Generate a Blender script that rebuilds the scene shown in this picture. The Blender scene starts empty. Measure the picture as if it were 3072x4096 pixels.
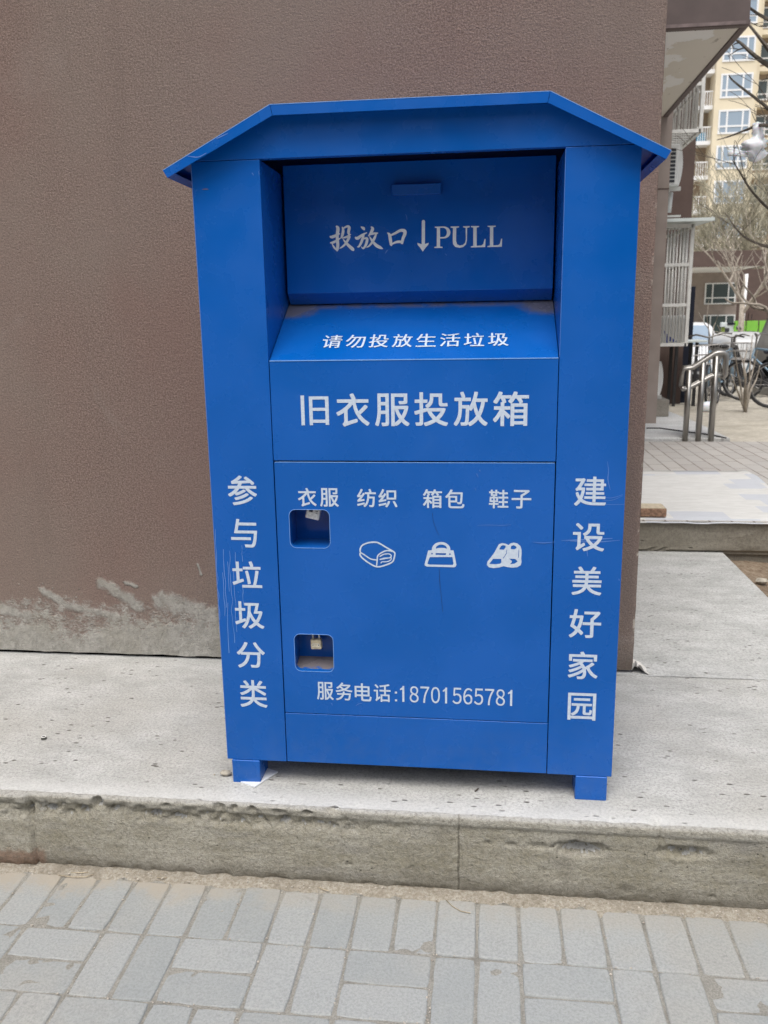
import bpy, math, random
from mathutils import Vector, Matrix, noise
R = math.radians
S = bpy.context.scene
COL = S.collection
rnd = random.Random(7)

# ------------------------------------------------------------------ camera
IW, IH = 3072, 4096
CAM = Vector((0.184, -2.0724, 1.2515)); YAW, PITCH, ROLL, FPX = 0.1229, -0.2223, 0.0161, 3373.5
MR = (Matrix.Rotation(YAW, 3, 'Z') @ Matrix.Rotation(PITCH, 3, 'X') @ Matrix.Rotation(ROLL, 3, 'Y'))
rx, fw, up = MR.col[0], MR.col[1], MR.col[2]
cd = bpy.data.cameras.new("camera"); cam = bpy.data.objects.new("camera", cd); COL.objects.link(cam)
m4 = Matrix.Identity(4)
for i in range(3):
    m4[i][0] = rx[i]; m4[i][1] = up[i]; m4[i][2] = -fw[i]; m4[i][3] = CAM[i]
cam.matrix_world = m4
cd.sensor_fit = 'VERTICAL'; cd.sensor_height = 36; cd.lens = FPX / IH * 36
cd.clip_start = 0.05; cd.clip_end = 3000
cd.dof.use_dof = True; cd.dof.focus_distance = 2.25; cd.dof.aperture_fstop = 7.0
S.camera = cam
S.cycles.use_denoising = True; S.cycles.denoising_prefilter = 'NONE'      # keep the fine grain of concrete and stucco

def ray(u, v): return MR @ Vector(((u - IW / 2) / FPX, 1, -(v - IH / 2) / FPX))
def aty(u, v, y): d = ray(u, v); return CAM + d * ((y - CAM.y) / d.y)
def atz(u, v, z): d = ray(u, v); return CAM + d * ((z - CAM.z) / d.z)

# ------------------------------------------------------------------ sky, sun, exposure
w = bpy.data.worlds.new("World"); S.world = w; w.use_nodes = True
SUN_EL, SUN_AZ = R(66), R(186)      # azimuth measured like the sky texture: behind the camera
nt = w.node_tree; bg = nt.nodes['Background']
sk = nt.nodes.new('ShaderNodeTexSky'); sk.sky_type = 'NISHITA'; sk.sun_disc = False
sk.sun_elevation = SUN_EL; sk.sun_rotation = SUN_AZ; sk.air_density = 1.0; sk.dust_density = 6.0; sk.ozone_density = 1.0
hs = nt.nodes.new('ShaderNodeHueSaturation'); hs.inputs['Saturation'].default_value = 0.46
nt.links.new(sk.outputs[0], hs.inputs['Color']); nt.links.new(hs.outputs[0], bg.inputs['Color'])
bg.inputs['Strength'].default_value = 0.12
sd = bpy.data.lights.new("sun", 'SUN'); sd.energy = 1.0; sd.angle = R(32); sd.color = (1, .985, .95)
so = bpy.data.objects.new("sun", sd); COL.objects.link(so)
sdir = Vector((math.sin(SUN_AZ) * math.cos(SUN_EL), math.cos(SUN_AZ) * math.cos(SUN_EL), math.sin(SUN_EL)))
so.rotation_euler = sdir.to_track_quat('Z', 'Y').to_euler()
vs = S.view_settings; vs.view_transform = 'Standard'; vs.look = 'None'; vs.gamma = 1; vs.exposure = 0.60
S.display_settings.display_device = 'sRGB'

# ------------------------------------------------------------------ helpers: meshes
class MB:
    def __init__(s): s.v = []; s.f = []
    def add(s, vs, fs):
        o = len(s.v); s.v += [Vector(p) for p in vs]; s.f += [tuple(i + o for i in f) for f in fs]; return s
    def box(s, x0, x1, y0, y1, z0, z1):
        return s.add([(x, y, z) for z in (z0, z1) for y in (y0, y1) for x in (x0, x1)],
                     [(0, 2, 3, 1), (4, 5, 7, 6), (0, 1, 5, 4), (2, 6, 7, 3), (0, 4, 6, 2), (1, 3, 7, 5)])
    def cbox(s, c, sx, sy, sz, M=None):
        M = M or Matrix.Identity(3); c = Vector(c)
        vs = [c + M @ Vector((x * sx / 2, y * sy / 2, z * sz / 2)) for z in (-1, 1) for y in (-1, 1) for x in (-1, 1)]
        return s.add(vs, [(0, 2, 3, 1), (4, 5, 7, 6), (0, 1, 5, 4), (2, 6, 7, 3), (0, 4, 6, 2), (1, 3, 7, 5)])
    def prism_y(s, prof, y0, y1):      # profile of (x, z), counter-clockwise seen from -y
        n = len(prof); vs = [(x, y0, z) for x, z in prof] + [(x, y1, z) for x, z in prof]
        return s.add(vs, [tuple(range(n)), tuple(range(2 * n - 1, n - 1, -1))] + [(i, i + n, (i + 1) % n + n, (i + 1) % n) for i in range(n)])
    def prism_x(s, prof, x0, x1):      # profile of (y, z)
        n = len(prof); vs = [(x0, y, z) for y, z in prof] + [(x1, y, z) for y, z in prof]
        return s.add(vs, [tuple(range(n)), tuple(range(2 * n - 1, n - 1, -1))] + [(i, i + n, (i + 1) % n + n, (i + 1) % n) for i in range(n)])
    def prism_z(s, prof, z0, z1):
        n = len(prof); vs = [(x, y, z0) for x, y in prof] + [(x, y, z1) for x, y in prof]
        return s.add(vs, [tuple(range(n - 1, -1, -1)), tuple(range(n, 2 * n))] + [(i, (i + 1) % n, (i + 1) % n + n, i + n) for i in range(n)])
    def tube(s, pts, rad, n=8, caps=True):
        pts = [Vector(p) for p in pts]; k = len(pts)
        rad = [rad] * k if not isinstance(rad, (list, tuple)) else rad
        vs = []; fs = []; pu = None
        for i, p in enumerate(pts):
            t = (pts[min(i + 1, k - 1)] - pts[max(i - 1, 0)]).normalized()
            if pu is None:
                a = Vector((0, 0, 1)) if abs(t.z) < .9 else Vector((1, 0, 0)); u = t.cross(a).normalized()
            else:
                u = (pu - t * pu.dot(t)).normalized()
            pu = u; q = t.cross(u)
            vs += [p + (u * math.cos(2 * math.pi * j / n) + q * math.sin(2 * math.pi * j / n)) * rad[i] for j in range(n)]
        for i in range(k - 1):
            for j in range(n):
                fs.append((i * n + j, i * n + (j + 1) % n, (i + 1) * n + (j + 1) % n, (i + 1) * n + j))
        if caps: fs += [tuple(range(n - 1, -1, -1)), tuple(range((k - 1) * n, k * n))]
        return s.add(vs, fs)
    def ring(s, c, ax, r, tr, n=28, m=6):
        ax = Vector(ax).normalized(); a = Vector((0, 0, 1)) if abs(ax.z) < .9 else Vector((1, 0, 0))
        u = ax.cross(a).normalized(); q = ax.cross(u); c = Vector(c); vs = []; fs = []
        for i in range(n):
            d = u * math.cos(2 * math.pi * i / n) + q * math.sin(2 * math.pi * i / n)
            vs += [c + d * (r + tr * math.cos(2 * math.pi * j / m)) + ax * tr * math.sin(2 * math.pi * j / m) for j in range(m)]
        for i in range(n):
            for j in range(m):
                fs.append((i * m + j, i * m + (j + 1) % m, ((i + 1) % n) * m + (j + 1) % m, ((i + 1) % n) * m + j))
        return s.add(vs, fs)
    def grid(s, us, vs_, fn, flip=False):
        nu, nv = len(us), len(vs_)
        fs = [(j * nu + i, j * nu + i + 1, (j + 1) * nu + i + 1, (j + 1) * nu + i) for j in range(nv - 1) for i in range(nu - 1)]
        if flip: fs = [f[::-1] for f in fs]
        return s.add([fn(u, v) for v in vs_ for u in us], fs)
    def blob(s, c, r, sq=(1, 1, 1), n=8, rough=.25, seed=0):
        vs = []; fs = []; c = Vector(c); m = max(4, n // 2 + 1)
        for i in range(m + 1):
            th = math.pi * i / m
            for j in range(n):
                ph = 2 * math.pi * j / n
                d = Vector((math.sin(th) * math.cos(ph), math.sin(th) * math.sin(ph), math.cos(th)))
                k = 1 + rough * noise.noise(d * 1.7 + Vector((seed * 3.1, seed, 0)))
                vs.append(c + Vector((d.x * sq[0], d.y * sq[1], d.z * sq[2])) * r * k)
        for i in range(m):
            for j in range(n):
                fs.append((i * n + j, (i + 1) * n + j, (i + 1) * n + (j + 1) % n, i * n + (j + 1) % n))
        return s.add(vs, fs)
    def build(s, name, mat, parent=None, bevel=0, seg=2, smooth=False, angle=None):
        off = Vector(parent['_loc']) if parent and '_loc' in parent else Vector((0, 0, 0))
        me = bpy.data.meshes.new(name); me.from_pydata([v - off for v in s.v], [], s.f); me.validate(); me.update()
        return link(name, me, mat, parent, bevel, seg, smooth)

def link(name, me, mat, parent=None, bevel=0, seg=2, smooth=False):
    me.materials.clear(); me.materials.append(getattr(mat, 'm', mat))
    o = bpy.data.objects.new(name, me); COL.objects.link(o)
    if parent:
        o.parent = parent
        if '_loc' in parent: o['_loc'] = list(parent['_loc'])
    if smooth:
        for p in me.polygons: p.use_smooth = True
    if bevel:
        b = o.modifiers.new('bevel', 'BEVEL'); b.width = bevel; b.segments = seg; b.limit_method = 'ANGLE'; b.angle_limit = R(40)
        if seg > 1:
            for p in me.polygons: p.use_smooth = True
            b.harden_normals = True
    return o

def tag(o, label, cat, group=None):
    o['label'] = label; o['category'] = cat
    if group: o['group'] = group
    return o
def thing(name, label, cat, loc=(0, 0, 0), group=None):
    o = bpy.data.objects.new(name, None); COL.objects.link(o); o.location = loc; o['_loc'] = list(loc); o.empty_display_size = .1
    return tag(o, label, cat, group)
def kind(o, k): o['kind'] = k; return o

# ------------------------------------------------------------------ helpers: materials
def srgb(r, g, b):
    f = lambda c: c / 12.92 if c <= .04045 else ((c + .055) / 1.055) ** 2.4
    return (f(r / 255), f(g / 255), f(b / 255))
class Mat:
    def __init__(s, name, base=(.5, .5, .5), rough=.6, metal=0, spec=.5):
        s.m = bpy.data.materials.new(name); s.m.use_nodes = True; s.t = s.m.node_tree
        s.b = s.t.nodes['Principled BSDF']; s.set('Base Color', (*base, 1)); s.set('Roughness', rough); s.set('Metallic', metal)
        s.set('Specular IOR Level', spec); s.base = base; s._co = None
    def set(s, k, v): s.b.inputs[k].default_value = v
    def n(s, ty, **kw):
        nd = s.t.nodes.new(ty)
        for k, v in kw.items():
            if k.startswith('i_'): nd.inputs[k[2:].replace('_', ' ')].default_value = v
            else: setattr(nd, k, v)
        return nd
    def l(s, a, b): s.t.links.new(a, b)
    def co(s):                       # object-space coordinates
        if not s._co: s._co = s.n('ShaderNodeNewGeometry').outputs['Position']
        return s._co
    def scaled(s, sc):
        mp = s.n('ShaderNodeMapping'); mp.inputs['Scale'].default_value = sc; s.l(s.co(), mp.inputs['Vector']); return mp.outputs[0]
    def noise(s, scale, detail=4, rough=.55, sc=None, dist=0):
        nd = s.n('ShaderNodeTexNoise'); nd.inputs['Scale'].default_value = scale; nd.inputs['Detail'].default_value = detail
        nd.inputs['Roughness'].default_value = rough; nd.inputs['Distortion'].default_value = dist
        s.l(s.scaled(sc) if sc else s.co(), nd.inputs['Vector']); return nd.outputs['Fac']
    def voro(s, scale, sc=None, feature='F1', out='Distance', rnd_=1):
        nd = s.n('ShaderNodeTexVoronoi'); nd.feature = feature; nd.inputs['Scale'].default_value = scale
        nd.inputs['Randomness'].default_value = rnd_
        s.l(s.scaled(sc) if sc else s.co(), nd.inputs['Vector']); return nd.outputs[out]
    def ramp(s, x, a, b, lo=0, hi=1):
        nd = s.n('ShaderNodeMapRange'); nd.interpolation_type = 'SMOOTHSTEP'; nd.clamp = True
        for k, v in zip(('From Min', 'From Max', 'To Min', 'To Max'), (a, b, lo, hi)): nd.inputs[k].default_value = v
        s.l(x, nd.inputs['Value']); return nd.outputs[0]
    def math(s, op, a, b=None):
        nd = s.n('ShaderNodeMath'); nd.operation = op
        for i, x in enumerate((a, b)):
            if x is None: continue
            if isinstance(x, (int, float)): nd.inputs[i].default_value = x
            else: s.l(x, nd.inputs[i])
        return nd.outputs[0]
    def mix(s, fac, a, b, mode='MIX'):
        nd = s.n('ShaderNodeMix'); nd.data_type = 'RGBA'; nd.blend_type = mode
        for i, x in ((0, fac), (6, a), (7, b)):
            if isinstance(x, (int, float)): nd.inputs[i].default_value = x
            elif isinstance(x, tuple): nd.inputs[i].default_value = (*x, 1)
            else: s.l(x, nd.inputs[i])
        return nd.outputs[2]
    def xyz(s):
        nd = s.n('ShaderNodeSeparateXYZ'); s.l(s.co(), nd.inputs[0]); return nd.outputs
    def color(s, c): s.l(c, s.b.inputs['Base Color']); return s
    def rough(s, c): s.l(c, s.b.inputs['Roughness']); return s
    def bump(s, h, strength=.5, dist=.01):
        nd = s.n('ShaderNodeBump'); nd.inputs['Strength'].default_value = strength; nd.inputs['Distance'].default_value = dist
        s.l(h, nd.inputs['Height'])
        prev = s.b.inputs['Normal']
        if prev.is_linked: s.l(prev.links[0].from_socket, nd.inputs['Normal'])
        s.l(nd.outputs[0], prev); return s
def plain(name, col, rough=.6, metal=0, var=.12, scale=30, bump=0):
    m = Mat(name, col, rough, metal)
    nz = m.noise(scale, 4)
    m.color(m.mix(m.ramp(nz, .3, .7), tuple(c * (1 - var) for c in col), tuple(min(1, c * (1 + var)) for c in col)))
    if bump: m.bump(nz, .4, bump)
    return m

# ---- blue powder coat
BLUE = (.0006, .101, .43)
def blue_paint(name='blue_paint', base=BLUE, rough=.20):
    m = Mat(name, base, rough)
    cloud = m.noise(3.2, 3, .5)
    c = m.mix(m.ramp(cloud, .35, .65), tuple(x * .93 for x in base), (base[0] + .006, base[1] * 1.06, base[2] * 1.03))
    dust = m.ramp(m.noise(9, 6, .7), .58, .80, 0, .10)
    c = m.mix(dust, c, (.10, .22, .50))
    zz_ = m.xyz()[2]; low = m.math('MULTIPLY', m.ramp(m.math('ADD', zz_, m.math('MULTIPLY', m.noise(6, 5, .7), .3)),   .20, .42, .12, 0), m.ramp(m.noise(22, 5, .7), .35, .7))
    c = m.mix(low, c, (.13, .17, .28))
    fleck = m.ramp(m.voro(42), .0, .055, 1, 0)
    gate = m.ramp(m.noise(14, 2), .60, .66)
    c = m.mix(m.math('MULTIPLY', m.math('MULTIPLY', fleck, gate), .55), c, (.35, .45, .68))
    m.color(c)
    m.rough(m.ramp(m.noise(7, 5), .3, .7, rough - .04, rough + .16))
    m.bump(m.noise(2.3, 2), .25, .012); m.set('Specular IOR Level', .38)
    return m
M_BLUE = blue_paint()
M_BLUE_DUSTY = blue_paint('blue_paint_dusty')      # chute: dust caked in the upper corners
def dusty():
    m = M_BLUE_DUSTY; x, y, z = m.xyz()
    back = m.ramp(y, .13, .235); sx = m.ramp(m.math('ABSOLUTE', x), .18, .35)
    k = m.math('MULTIPLY', m.ramp(m.math('ADD', m.math('MULTIPLY', back, sx), m.math('MULTIPLY', m.noise(60, 5, .7), .5)), .55, 1.0), .8)
    line = m.math('MULTIPLY', m.ramp(y, .212, .232), m.ramp(m.noise(25, 4), .35, .6, .15, .6))
    k = m.math('MAXIMUM', k, line)
    old = m.b.inputs['Base Color'].links[0].from_socket
    m.color(m.mix(k, old, (.16, .14, .12)))
dusty()
M_RECESS_DUST = blue_paint('blue_paint_recess_dust')
def dusty2():
    m = M_RECESS_DUST; x, y, z = m.xyz()
    k = m.ramp(m.math('ADD', m.noise(45, 6, .75), m.math('MULTIPLY', m.ramp(y, .005, .05), .30)), .48, .66, 0, .9)
    old = m.b.inputs['Base Color'].links[0].from_socket
    m.color(m.mix(k, old, (.20, .17, .14)))
dusty2()
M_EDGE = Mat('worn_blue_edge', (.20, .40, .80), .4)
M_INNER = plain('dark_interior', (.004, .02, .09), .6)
M_LETTER = Mat('white_vinyl_lettering', (.60, .69, .80), .45)
M_LETTER.color(M_LETTER.mix(M_LETTER.ramp(M_LETTER.noise(120, 5, .7), .35, .75), (.50, .58, .70), (.63, .71, .80)))
M_CREAM = Mat('aged_white_lettering', (.56, .57, .56), .5)
M_CREAM.color(M_CREAM.mix(M_CREAM.ramp(M_CREAM.noise(90, 5, .7), .35, .75), (.80, .81, .80), (.90, .90, .87)))
M_SCUFF_GLINT = Mat('paint_scuff_and_glint', (.09, .21, .56), .5)  # real scuffs, and the painted highlights on the pillar edges
M_DRIP = Mat('white_drip', (.20, .36, .70), .4)
M_CRACK = Mat('dark_scratch', (.004, .02, .08), .7)

KY, KZ, WY, WX = -.1106, -.2261, .8459, .7157
# ---- stucco wall
def stucco():
    m = Mat('brown_stucco', (.2, .145, .12), .88, spec=.25)
    x, y, z = m.xyz()
    g = m.noise(175, 4, .75); g2 = m.noise(120, 4, .6, (1, 1, 1.5))
    big = m.noise(1.6, 4, .6, (1, 1, .6)); big2 = m.noise(.9, 3)
    c = m.mix(m.ramp(g, .36, .66), (.136, .095, .080), (.335, .245, .204))
    c = m.mix(m.ramp(big, .36, .66, 0, .55), c, (.235, .150, .125))
    c = m.mix(m.ramp(big2, .38, .62, 0, .45), c, (.245, .208, .175))
    c = m.mix(m.ramp(m.noise(4.5, 5, .6, (1.6, 1, .16), .4), .52, .74, 0, .16), c, (.150, .115, .098))      # old rain streaks
    c = m.mix(m.ramp(m.noise(3.1, 4, .6, (1, 1, .8), .9), .60, .72, 0, .30), c, (.275, .225, .195))
    gl = m.ramp(m.voro(60), .0, .045, 1, 0)       # stray pale specks
    gate = m.ramp(m.noise(5, 3), .62, .70)
    c = m.mix(m.math('MULTIPLY', gl, m.math('MULTIPLY', gate, .7)), c, (.5, .47, .42))
    # bare grey render along the foot
    n1 = m.noise(5, 6, .65, (1, 1, 1.3)); n2 = m.noise(26, 5, .7); n3 = m.noise(3.2, 5, .6, (1, 1, 2.2), .6)
    edge = m.math('ADD', m.math('MULTIPLY', m.math('SUBTRACT', n1, .5), .42), m.math('MULTIPLY', m.math('SUBTRACT', n2, .5), .22))
    k = m.ramp(m.math('ADD', m.math('SUBTRACT', z, edge), m.math('MULTIPLY', m.math('SUBTRACT', g2, .5), .16)), .11, .20, 1, 0)
    rot = m.n('ShaderNodeMapping'); rot.vector_type = 'POINT'; rot.inputs['Rotation'].default_value = (0, R(-42), 0); rot.inputs['Scale'].default_value = (1.2, 1, 4.2); m.l(m.co(), rot.inputs[0])
    nr = m.n('ShaderNodeTexNoise'); nr.inputs['Scale'].default_value = 3.4; nr.inputs['Detail'].default_value = 6; nr.inputs['Roughness'].default_value = .65; m.l(rot.outputs[0], nr.inputs['Vector'])
    patch = m.math('MULTIPLY', m.ramp(m.math('ADD', nr.outputs['Fac'], m.math('ADD', m.math('MULTIPLY', n2, .40), m.ramp(z, .10, .30, .06, -.03))), .80, .92, 0, .8), m.ramp(z, .27, .40, 1, 0))
    fl = m.math('MULTIPLY', m.ramp(m.voro(46, None), .10, .22, 1, 0), m.math('MULTIPLY', m.ramp(m.noise(9, 3), .50, .60), m.ramp(z, .16, .40, 1, 0)))
    def streak(a, b_, wdt):
        A, B = aty(a[0], a[1], WY), aty(b_[0], b_[1], WY); dx, dz = B.x - A.x, B.z - A.z; L = math.hypot(dx, dz); dx /= L; dz /= L
        rx_ = m.math('SUBTRACT', x, A.x); rz_ = m.math('SUBTRACT', z, A.z)
        al = m.math('ADD', m.math('MULTIPLY', rx_, dx), m.math('MULTIPLY', rz_, dz))
        pe = m.math('ADD', m.math('MULTIPLY', rx_, -dz), m.math('MULTIPLY', rz_, dx))
        over = m.math('ADD', m.math('MAXIMUM', m.math('MULTIPLY', al, -1), 0), m.math('MAXIMUM', m.math('SUBTRACT', al, L), 0))
        dd_ = m.math('ADD', m.math('ABSOLUTE', pe), over)
        dd_ = m.math('ADD', dd_, m.math('MULTIPLY', m.math('SUBTRACT', n2, .5), wdt * 2.6))
        return m.ramp(dd_, wdt * .25, wdt * 1.15, .9, 0)
    for sa, sb, sw in (((400, 2325), (560, 2430), .028), ((170, 2362), (262, 2420), .02), ((262, 2420), (470, 2468), .018), ((640, 2400), (860, 2470), .045), ((500, 2330), (545, 2345), .012), ((790, 2255), (805, 2300), .006), ((0, 2430), (120, 2470), .03)):
        k = m.math('MAXIMUM', k, streak(sa, sb, sw))
    k = m.math('MAXIMUM', m.math('MAXIMUM', k, patch), fl)
    k = m.math('MULTIPLY', k, m.ramp(x, .50, .62, 1, .15))
    pl = m.mix(m.ramp(m.noise(30, 6, .7), .3, .7), (.36, .345, .305), (.56, .54, .49))
    pl = m.mix(m.ramp(m.noise(7, 3), .45, .65, 0, .5), pl, (.42, .395, .335))
    c = m.mix(k, c, pl)
    foot_dark = m.math('MULTIPLY', m.ramp(z, .0, .14, 1, 0), m.ramp(x, .5, .6))  # darker towards the wall foot at its right end
    c = m.mix(m.math('MULTIPLY', foot_dark, .5), c, (.085, .075, .06))
    chip = m.math('MULTIPLY', m.ramp(x, .7075, .7105), m.math('MULTIPLY', m.ramp(m.noise(24, 5, .7), .56, .60), m.ramp(z, .35, .9, 1, .3)))
    c = m.mix(m.math('MULTIPLY', chip, .9), c, (.55, .50, .43))
    m.color(c)
    h = m.math('ADD', g, m.math('MULTIPLY', g2, .8))
    m.bump(h, .8, .006)
    m.bump(m.math('MULTIPLY', m.noise(60, 6, .75, (1.2, 1, .5), .8), k), .85, .015)
    m.bump(k, .05, .002)
    return m
M_STUCCO = stucco()
M_SMOOTH_BROWN = plain('smooth_brown_render', (.31, .26, .232), .85, var=.07, scale=6)
M_DARK_BROWN = plain('dark_brown_render', (.105, .072, .062), .85, var=.08, scale=5)
M_FASCIA = plain('brown_fascia_paint', (.125, .095, .09), .6, var=.14, scale=4)
def soffit():
    m = Mat('peeling_soffit_paint', (.5, .5, .48), .85)
    n = m.noise(3.0, 6, .6, (1.4, .7, 1)); x, y, z = m.xyz()
    k = m.ramp(m.math('ADD', n, m.math('MULTIPLY', m.ramp(x, 1.35, 1.85), .28)), .58, .61)
    c = m.mix(k, (.82, .825, .81), (.70, .67, .60))
    sp = m.math('MULTIPLY', m.ramp(m.noise(11, 5, .7, (1, .5, 1)), .64, .70), .7)
    m.color(m.mix(sp, c, (.30, .27, .22))); m.bump(k, .4, .006); return m
M_SOFFIT = soffit()

# ---- concrete
def concrete(name, a, b, tint, pit=.8, scale=1.0, edge_y=None, bump=.8):
    m = Mat(name, a, .9, spec=.25)
    n1 = m.noise(5 * scale, 8, .7, (1, 1.7, 1)); n2 = m.noise(120 * scale, 4, .8); n3 = m.noise(1.6 * scale, 4, .5)
    c = m.mix(m.ramp(n1, .3, .7), a, b)
    c = m.mix(m.ramp(n3, .4, .68, 0, .6), c, tint)
    c = m.mix(m.ramp(n2, .40, .70, 0, .75), c, tuple(x * .60 for x in a))
    sm = m.ramp(m.noise(9 * scale, 8, .78, (.45, 1.9, 1), .9), .52, .72, 0, .55)
    c = m.mix(sm, c, tuple(x * .72 for x in a))
    pits = m.math('MULTIPLY', m.ramp(m.voro(38 * scale, (.5, 1.1, 1)), .09, .19, 1, 0), m.ramp(m.noise(6 * scale, 3), .46, .56))
    c = m.mix(m.math('MULTIPLY', pits, pit), c, (.10, .09, .075))
    if edge_y is not None:
        x, y, z = m.xyz()
        wear = m.math('MULTIPLY', m.ramp(m.math('ADD', y, m.math('MULTIPLY', m.math('SUBTRACT', n1, .5), .10)), edge_y + .02, edge_y + .10, 1, 0), m.ramp(z, -.012, -.002))
        c = m.mix(m.math('MULTIPLY', wear, .4), c, (.66, .66, .64))
    m.color(c)
    m.bump(m.math('SUBTRACT', m.math('ADD', n2, m.math('MULTIPLY', m.noise(40 * scale, 5, .7), 1.5)), m.math('MULTIPLY', pits, 2)), bump, .003)
    return m
M_SLAB = concrete('pale_concrete', (.39, .39, .37), (.58, .58, .56), (.45, .435, .395), edge_y=KY)
M_SLAB2 = concrete('grey_concrete', (.41, .415, .40), (.62, .625, .61), (.50, .50, .48), pit=.85)
def kerb_mat():
    m = Mat('kerb_concrete', (.25, .23, .19), .92, spec=.2); x, y, z = m.xyz()
    n1 = m.noise(4.5, 7, .65, (.7, 1, 1.4)); n2 = m.noise(60, 6, .75); n3 = m.noise(11, 6, .7, (.5, 1, 1.6))
    c = m.mix(m.ramp(n1, .34, .66), (.31, .285, .21), (.47, .445, .375))
    c = m.mix(m.ramp(n3, .5, .72, 0, .7), c, (.29, .28, .255))
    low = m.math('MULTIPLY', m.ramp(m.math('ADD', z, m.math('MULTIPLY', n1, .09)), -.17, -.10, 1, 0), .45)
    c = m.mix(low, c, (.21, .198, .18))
    c = m.mix(m.ramp(n2, .35, .75, 0, .45), c, (.47, .455, .41))
    pits = m.math('MULTIPLY', m.ramp(m.voro(42), .05, .12, 1, 0), m.ramp(m.noise(7, 3), .52, .6))
    c = m.mix(m.math('MULTIPLY', pits, .7), c, (.07, .062, .05))
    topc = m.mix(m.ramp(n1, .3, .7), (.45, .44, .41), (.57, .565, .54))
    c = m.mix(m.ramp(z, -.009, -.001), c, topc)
    brick = m.math('MULTIPLY', m.ramp(x, -1.02, -1.04), m.ramp(m.math('ADD', z, m.math('MULTIPLY', n2, .05)), -.16, -.14, 1, 0))
    c = m.mix(m.math('MULTIPLY', brick, .55), c, (.26, .13, .08))
    jx = m.math('ADD', x, m.math('MULTIPLY', m.math('SUBTRACT', m.noise(14, 4), .5), .012))
    jn = m.ramp(m.math('ABSOLUTE', m.math('SUBTRACT', jx, aty(1835, 3420, KY).x)), .001, .004, 1, 0)
    c = m.mix(m.math('MULTIPLY', jn, .6), c, (.10, .09, .07))
    stain = m.ramp(m.noise(3.1, 6, .65, (1, 1, .6), .8), .55, .70, 0, .55)
    c = m.mix(stain, c, (.18, .165, .125))
    screed = m.math('MULTIPLY', m.ramp(m.math('ADD', z, m.math('MULTIPLY', m.math('SUBTRACT', m.noise(12, 5, .7), .5), .03)), -.034, -.022), .5)
    c = m.mix(screed, c, (.44, .425, .38))
    c = m.mix(m.math('MULTIPLY', m.ramp(m.noise(17, 6, .75), .58, .68), m.ramp(z, -.09, -.05)), c, (.50, .485, .44))
    c = m.mix(m.ramp(m.noise(110, 4, .8), .44, .7, 0, .6), c, (.15, .14, .115))
    m.color(c)
    m.bump(m.math('SUBTRACT', m.math('ADD', n2, m.math('MULTIPLY', m.noise(190, 4, .7), .5)), m.math('MULTIPLY', pits, 1.5)), 1.0, .008)
    return m
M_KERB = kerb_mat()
def paver_mat():
    m = Mat('grey_paver', (.3, .31, .315), .88, spec=.3)
    gi = m.n('ShaderNodeNewGeometry').outputs['Random Per Island']
    n1 = m.noise(150, 4, .8); n2 = m.noise(12, 6, .7); n3 = m.noise(3.2, 4)
    c = m.mix(m.ramp(gi, 0, 1), (.295, .312, .310), (.35, .362, .356))
    c = m.mix(m.ramp(n2, .35, .72, 0, .45), c, (.36, .365, .35))
    c = m.mix(m.ramp(n3, .48, .66, 0, .55), c, (.36, .35, .32))
    c = m.mix(m.ramp(m.noise(19, 7, .75, None, .6), .60, .72, 0, .5), c, (.19, .195, .19))
    c = m.mix(m.ramp(n1, .36, .72, 0, .5), c, (.17, .178, .175))
    fl = m.math('MULTIPLY', m.ramp(m.voro(210), .0, .16, 1, 0), m.ramp(m.noise(50, 2), .55, .62))
    c = m.mix(m.math('MULTIPLY', fl, .6), c, (.55, .55, .53))
    x, y, z = m.xyz()
    dirt = m.ramp(m.math('ADD', y, m.math('MULTIPLY', m.math('SUBTRACT', m.noise(8, 6, .7), .5), .30)), -.24, -.145)
    dirt = m.math('MULTIPLY', dirt, m.ramp(x, -.2, -.8, .35, .95))
    m.color(m.mix(dirt, c, (.35, .315, .26))); m.bump(n1, .5, .003); m.bump(n2, .25, .003); return m
M_PAVER = paver_mat()
def sand(name, a, b, sc=220):
    m = Mat(name, a, .95, spec=.15); n1 = m.noise(sc, 5, .8); n2 = m.noise(sc / 14, 5, .7)
    c = m.mix(m.ramp(n1, .3, .7), a, b); c = m.mix(m.ramp(n2, .45, .7, 0, .5), c, tuple(x * .7 for x in a))
    m.color(c); m.bump(n1, .9, .006); return m
M_SAND = sand('joint_sand', (.26, .25, .22), (.42, .405, .365))
M_DIRT = sand('tan_dirt', (.24, .205, .155), (.46, .43, .37), 110)
M_SOIL = sand('dry_soil', (.40, .365, .30), (.58, .545, .47), 14)
M_BROWNSOIL = sand('brown_soil', (.16, .11, .075), (.33, .27, .20), 40)
M_GRIT = plain('grit', (.42, .38, .33), .8, var=.35, scale=90)
M_ASPHALT = plain('pale_paving', (.26, .26, .25), .9, var=.12, scale=3)
# ---- misc
M_STEEL = Mat('stainless_steel', (.36, .35, .33), .36, 1)
M_CAGE = plain('cage_paint', (.66, .66, .63), .5, var=.08, scale=20)
M_WHITE = plain('white_plastic', (.72, .73, .72), .45, var=.05, scale=8)
M_ZINC = plain('pale_sheet_metal', (.62, .68, .67), .45, var=.07, scale=6)
M_BLACK = plain('black_rubber', (.02, .02, .022), .6, var=.2)
M_SLOT = plain('dark_slot', (.03, .035, .045), .6, var=.1)
M_BRASS = plain('worn_brass', (.74, .63, .42), .42, .2, var=.2, scale=120)
M_PLATE = plain('pale_brass', (.86, .79, .62), .45, .1, var=.08, scale=120)
M_SILVER = plain('dull_silver', (.82, .82, .78), .45, .1, var=.15, scale=160)
M_BRICK = plain('red_brick', (.27, .165, .11), .9, var=.4, scale=60, bump=.004)
M_BRICKTOP = plain('mortar_brick', (.52, .45, .33), .9, var=.15, scale=50)
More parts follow.
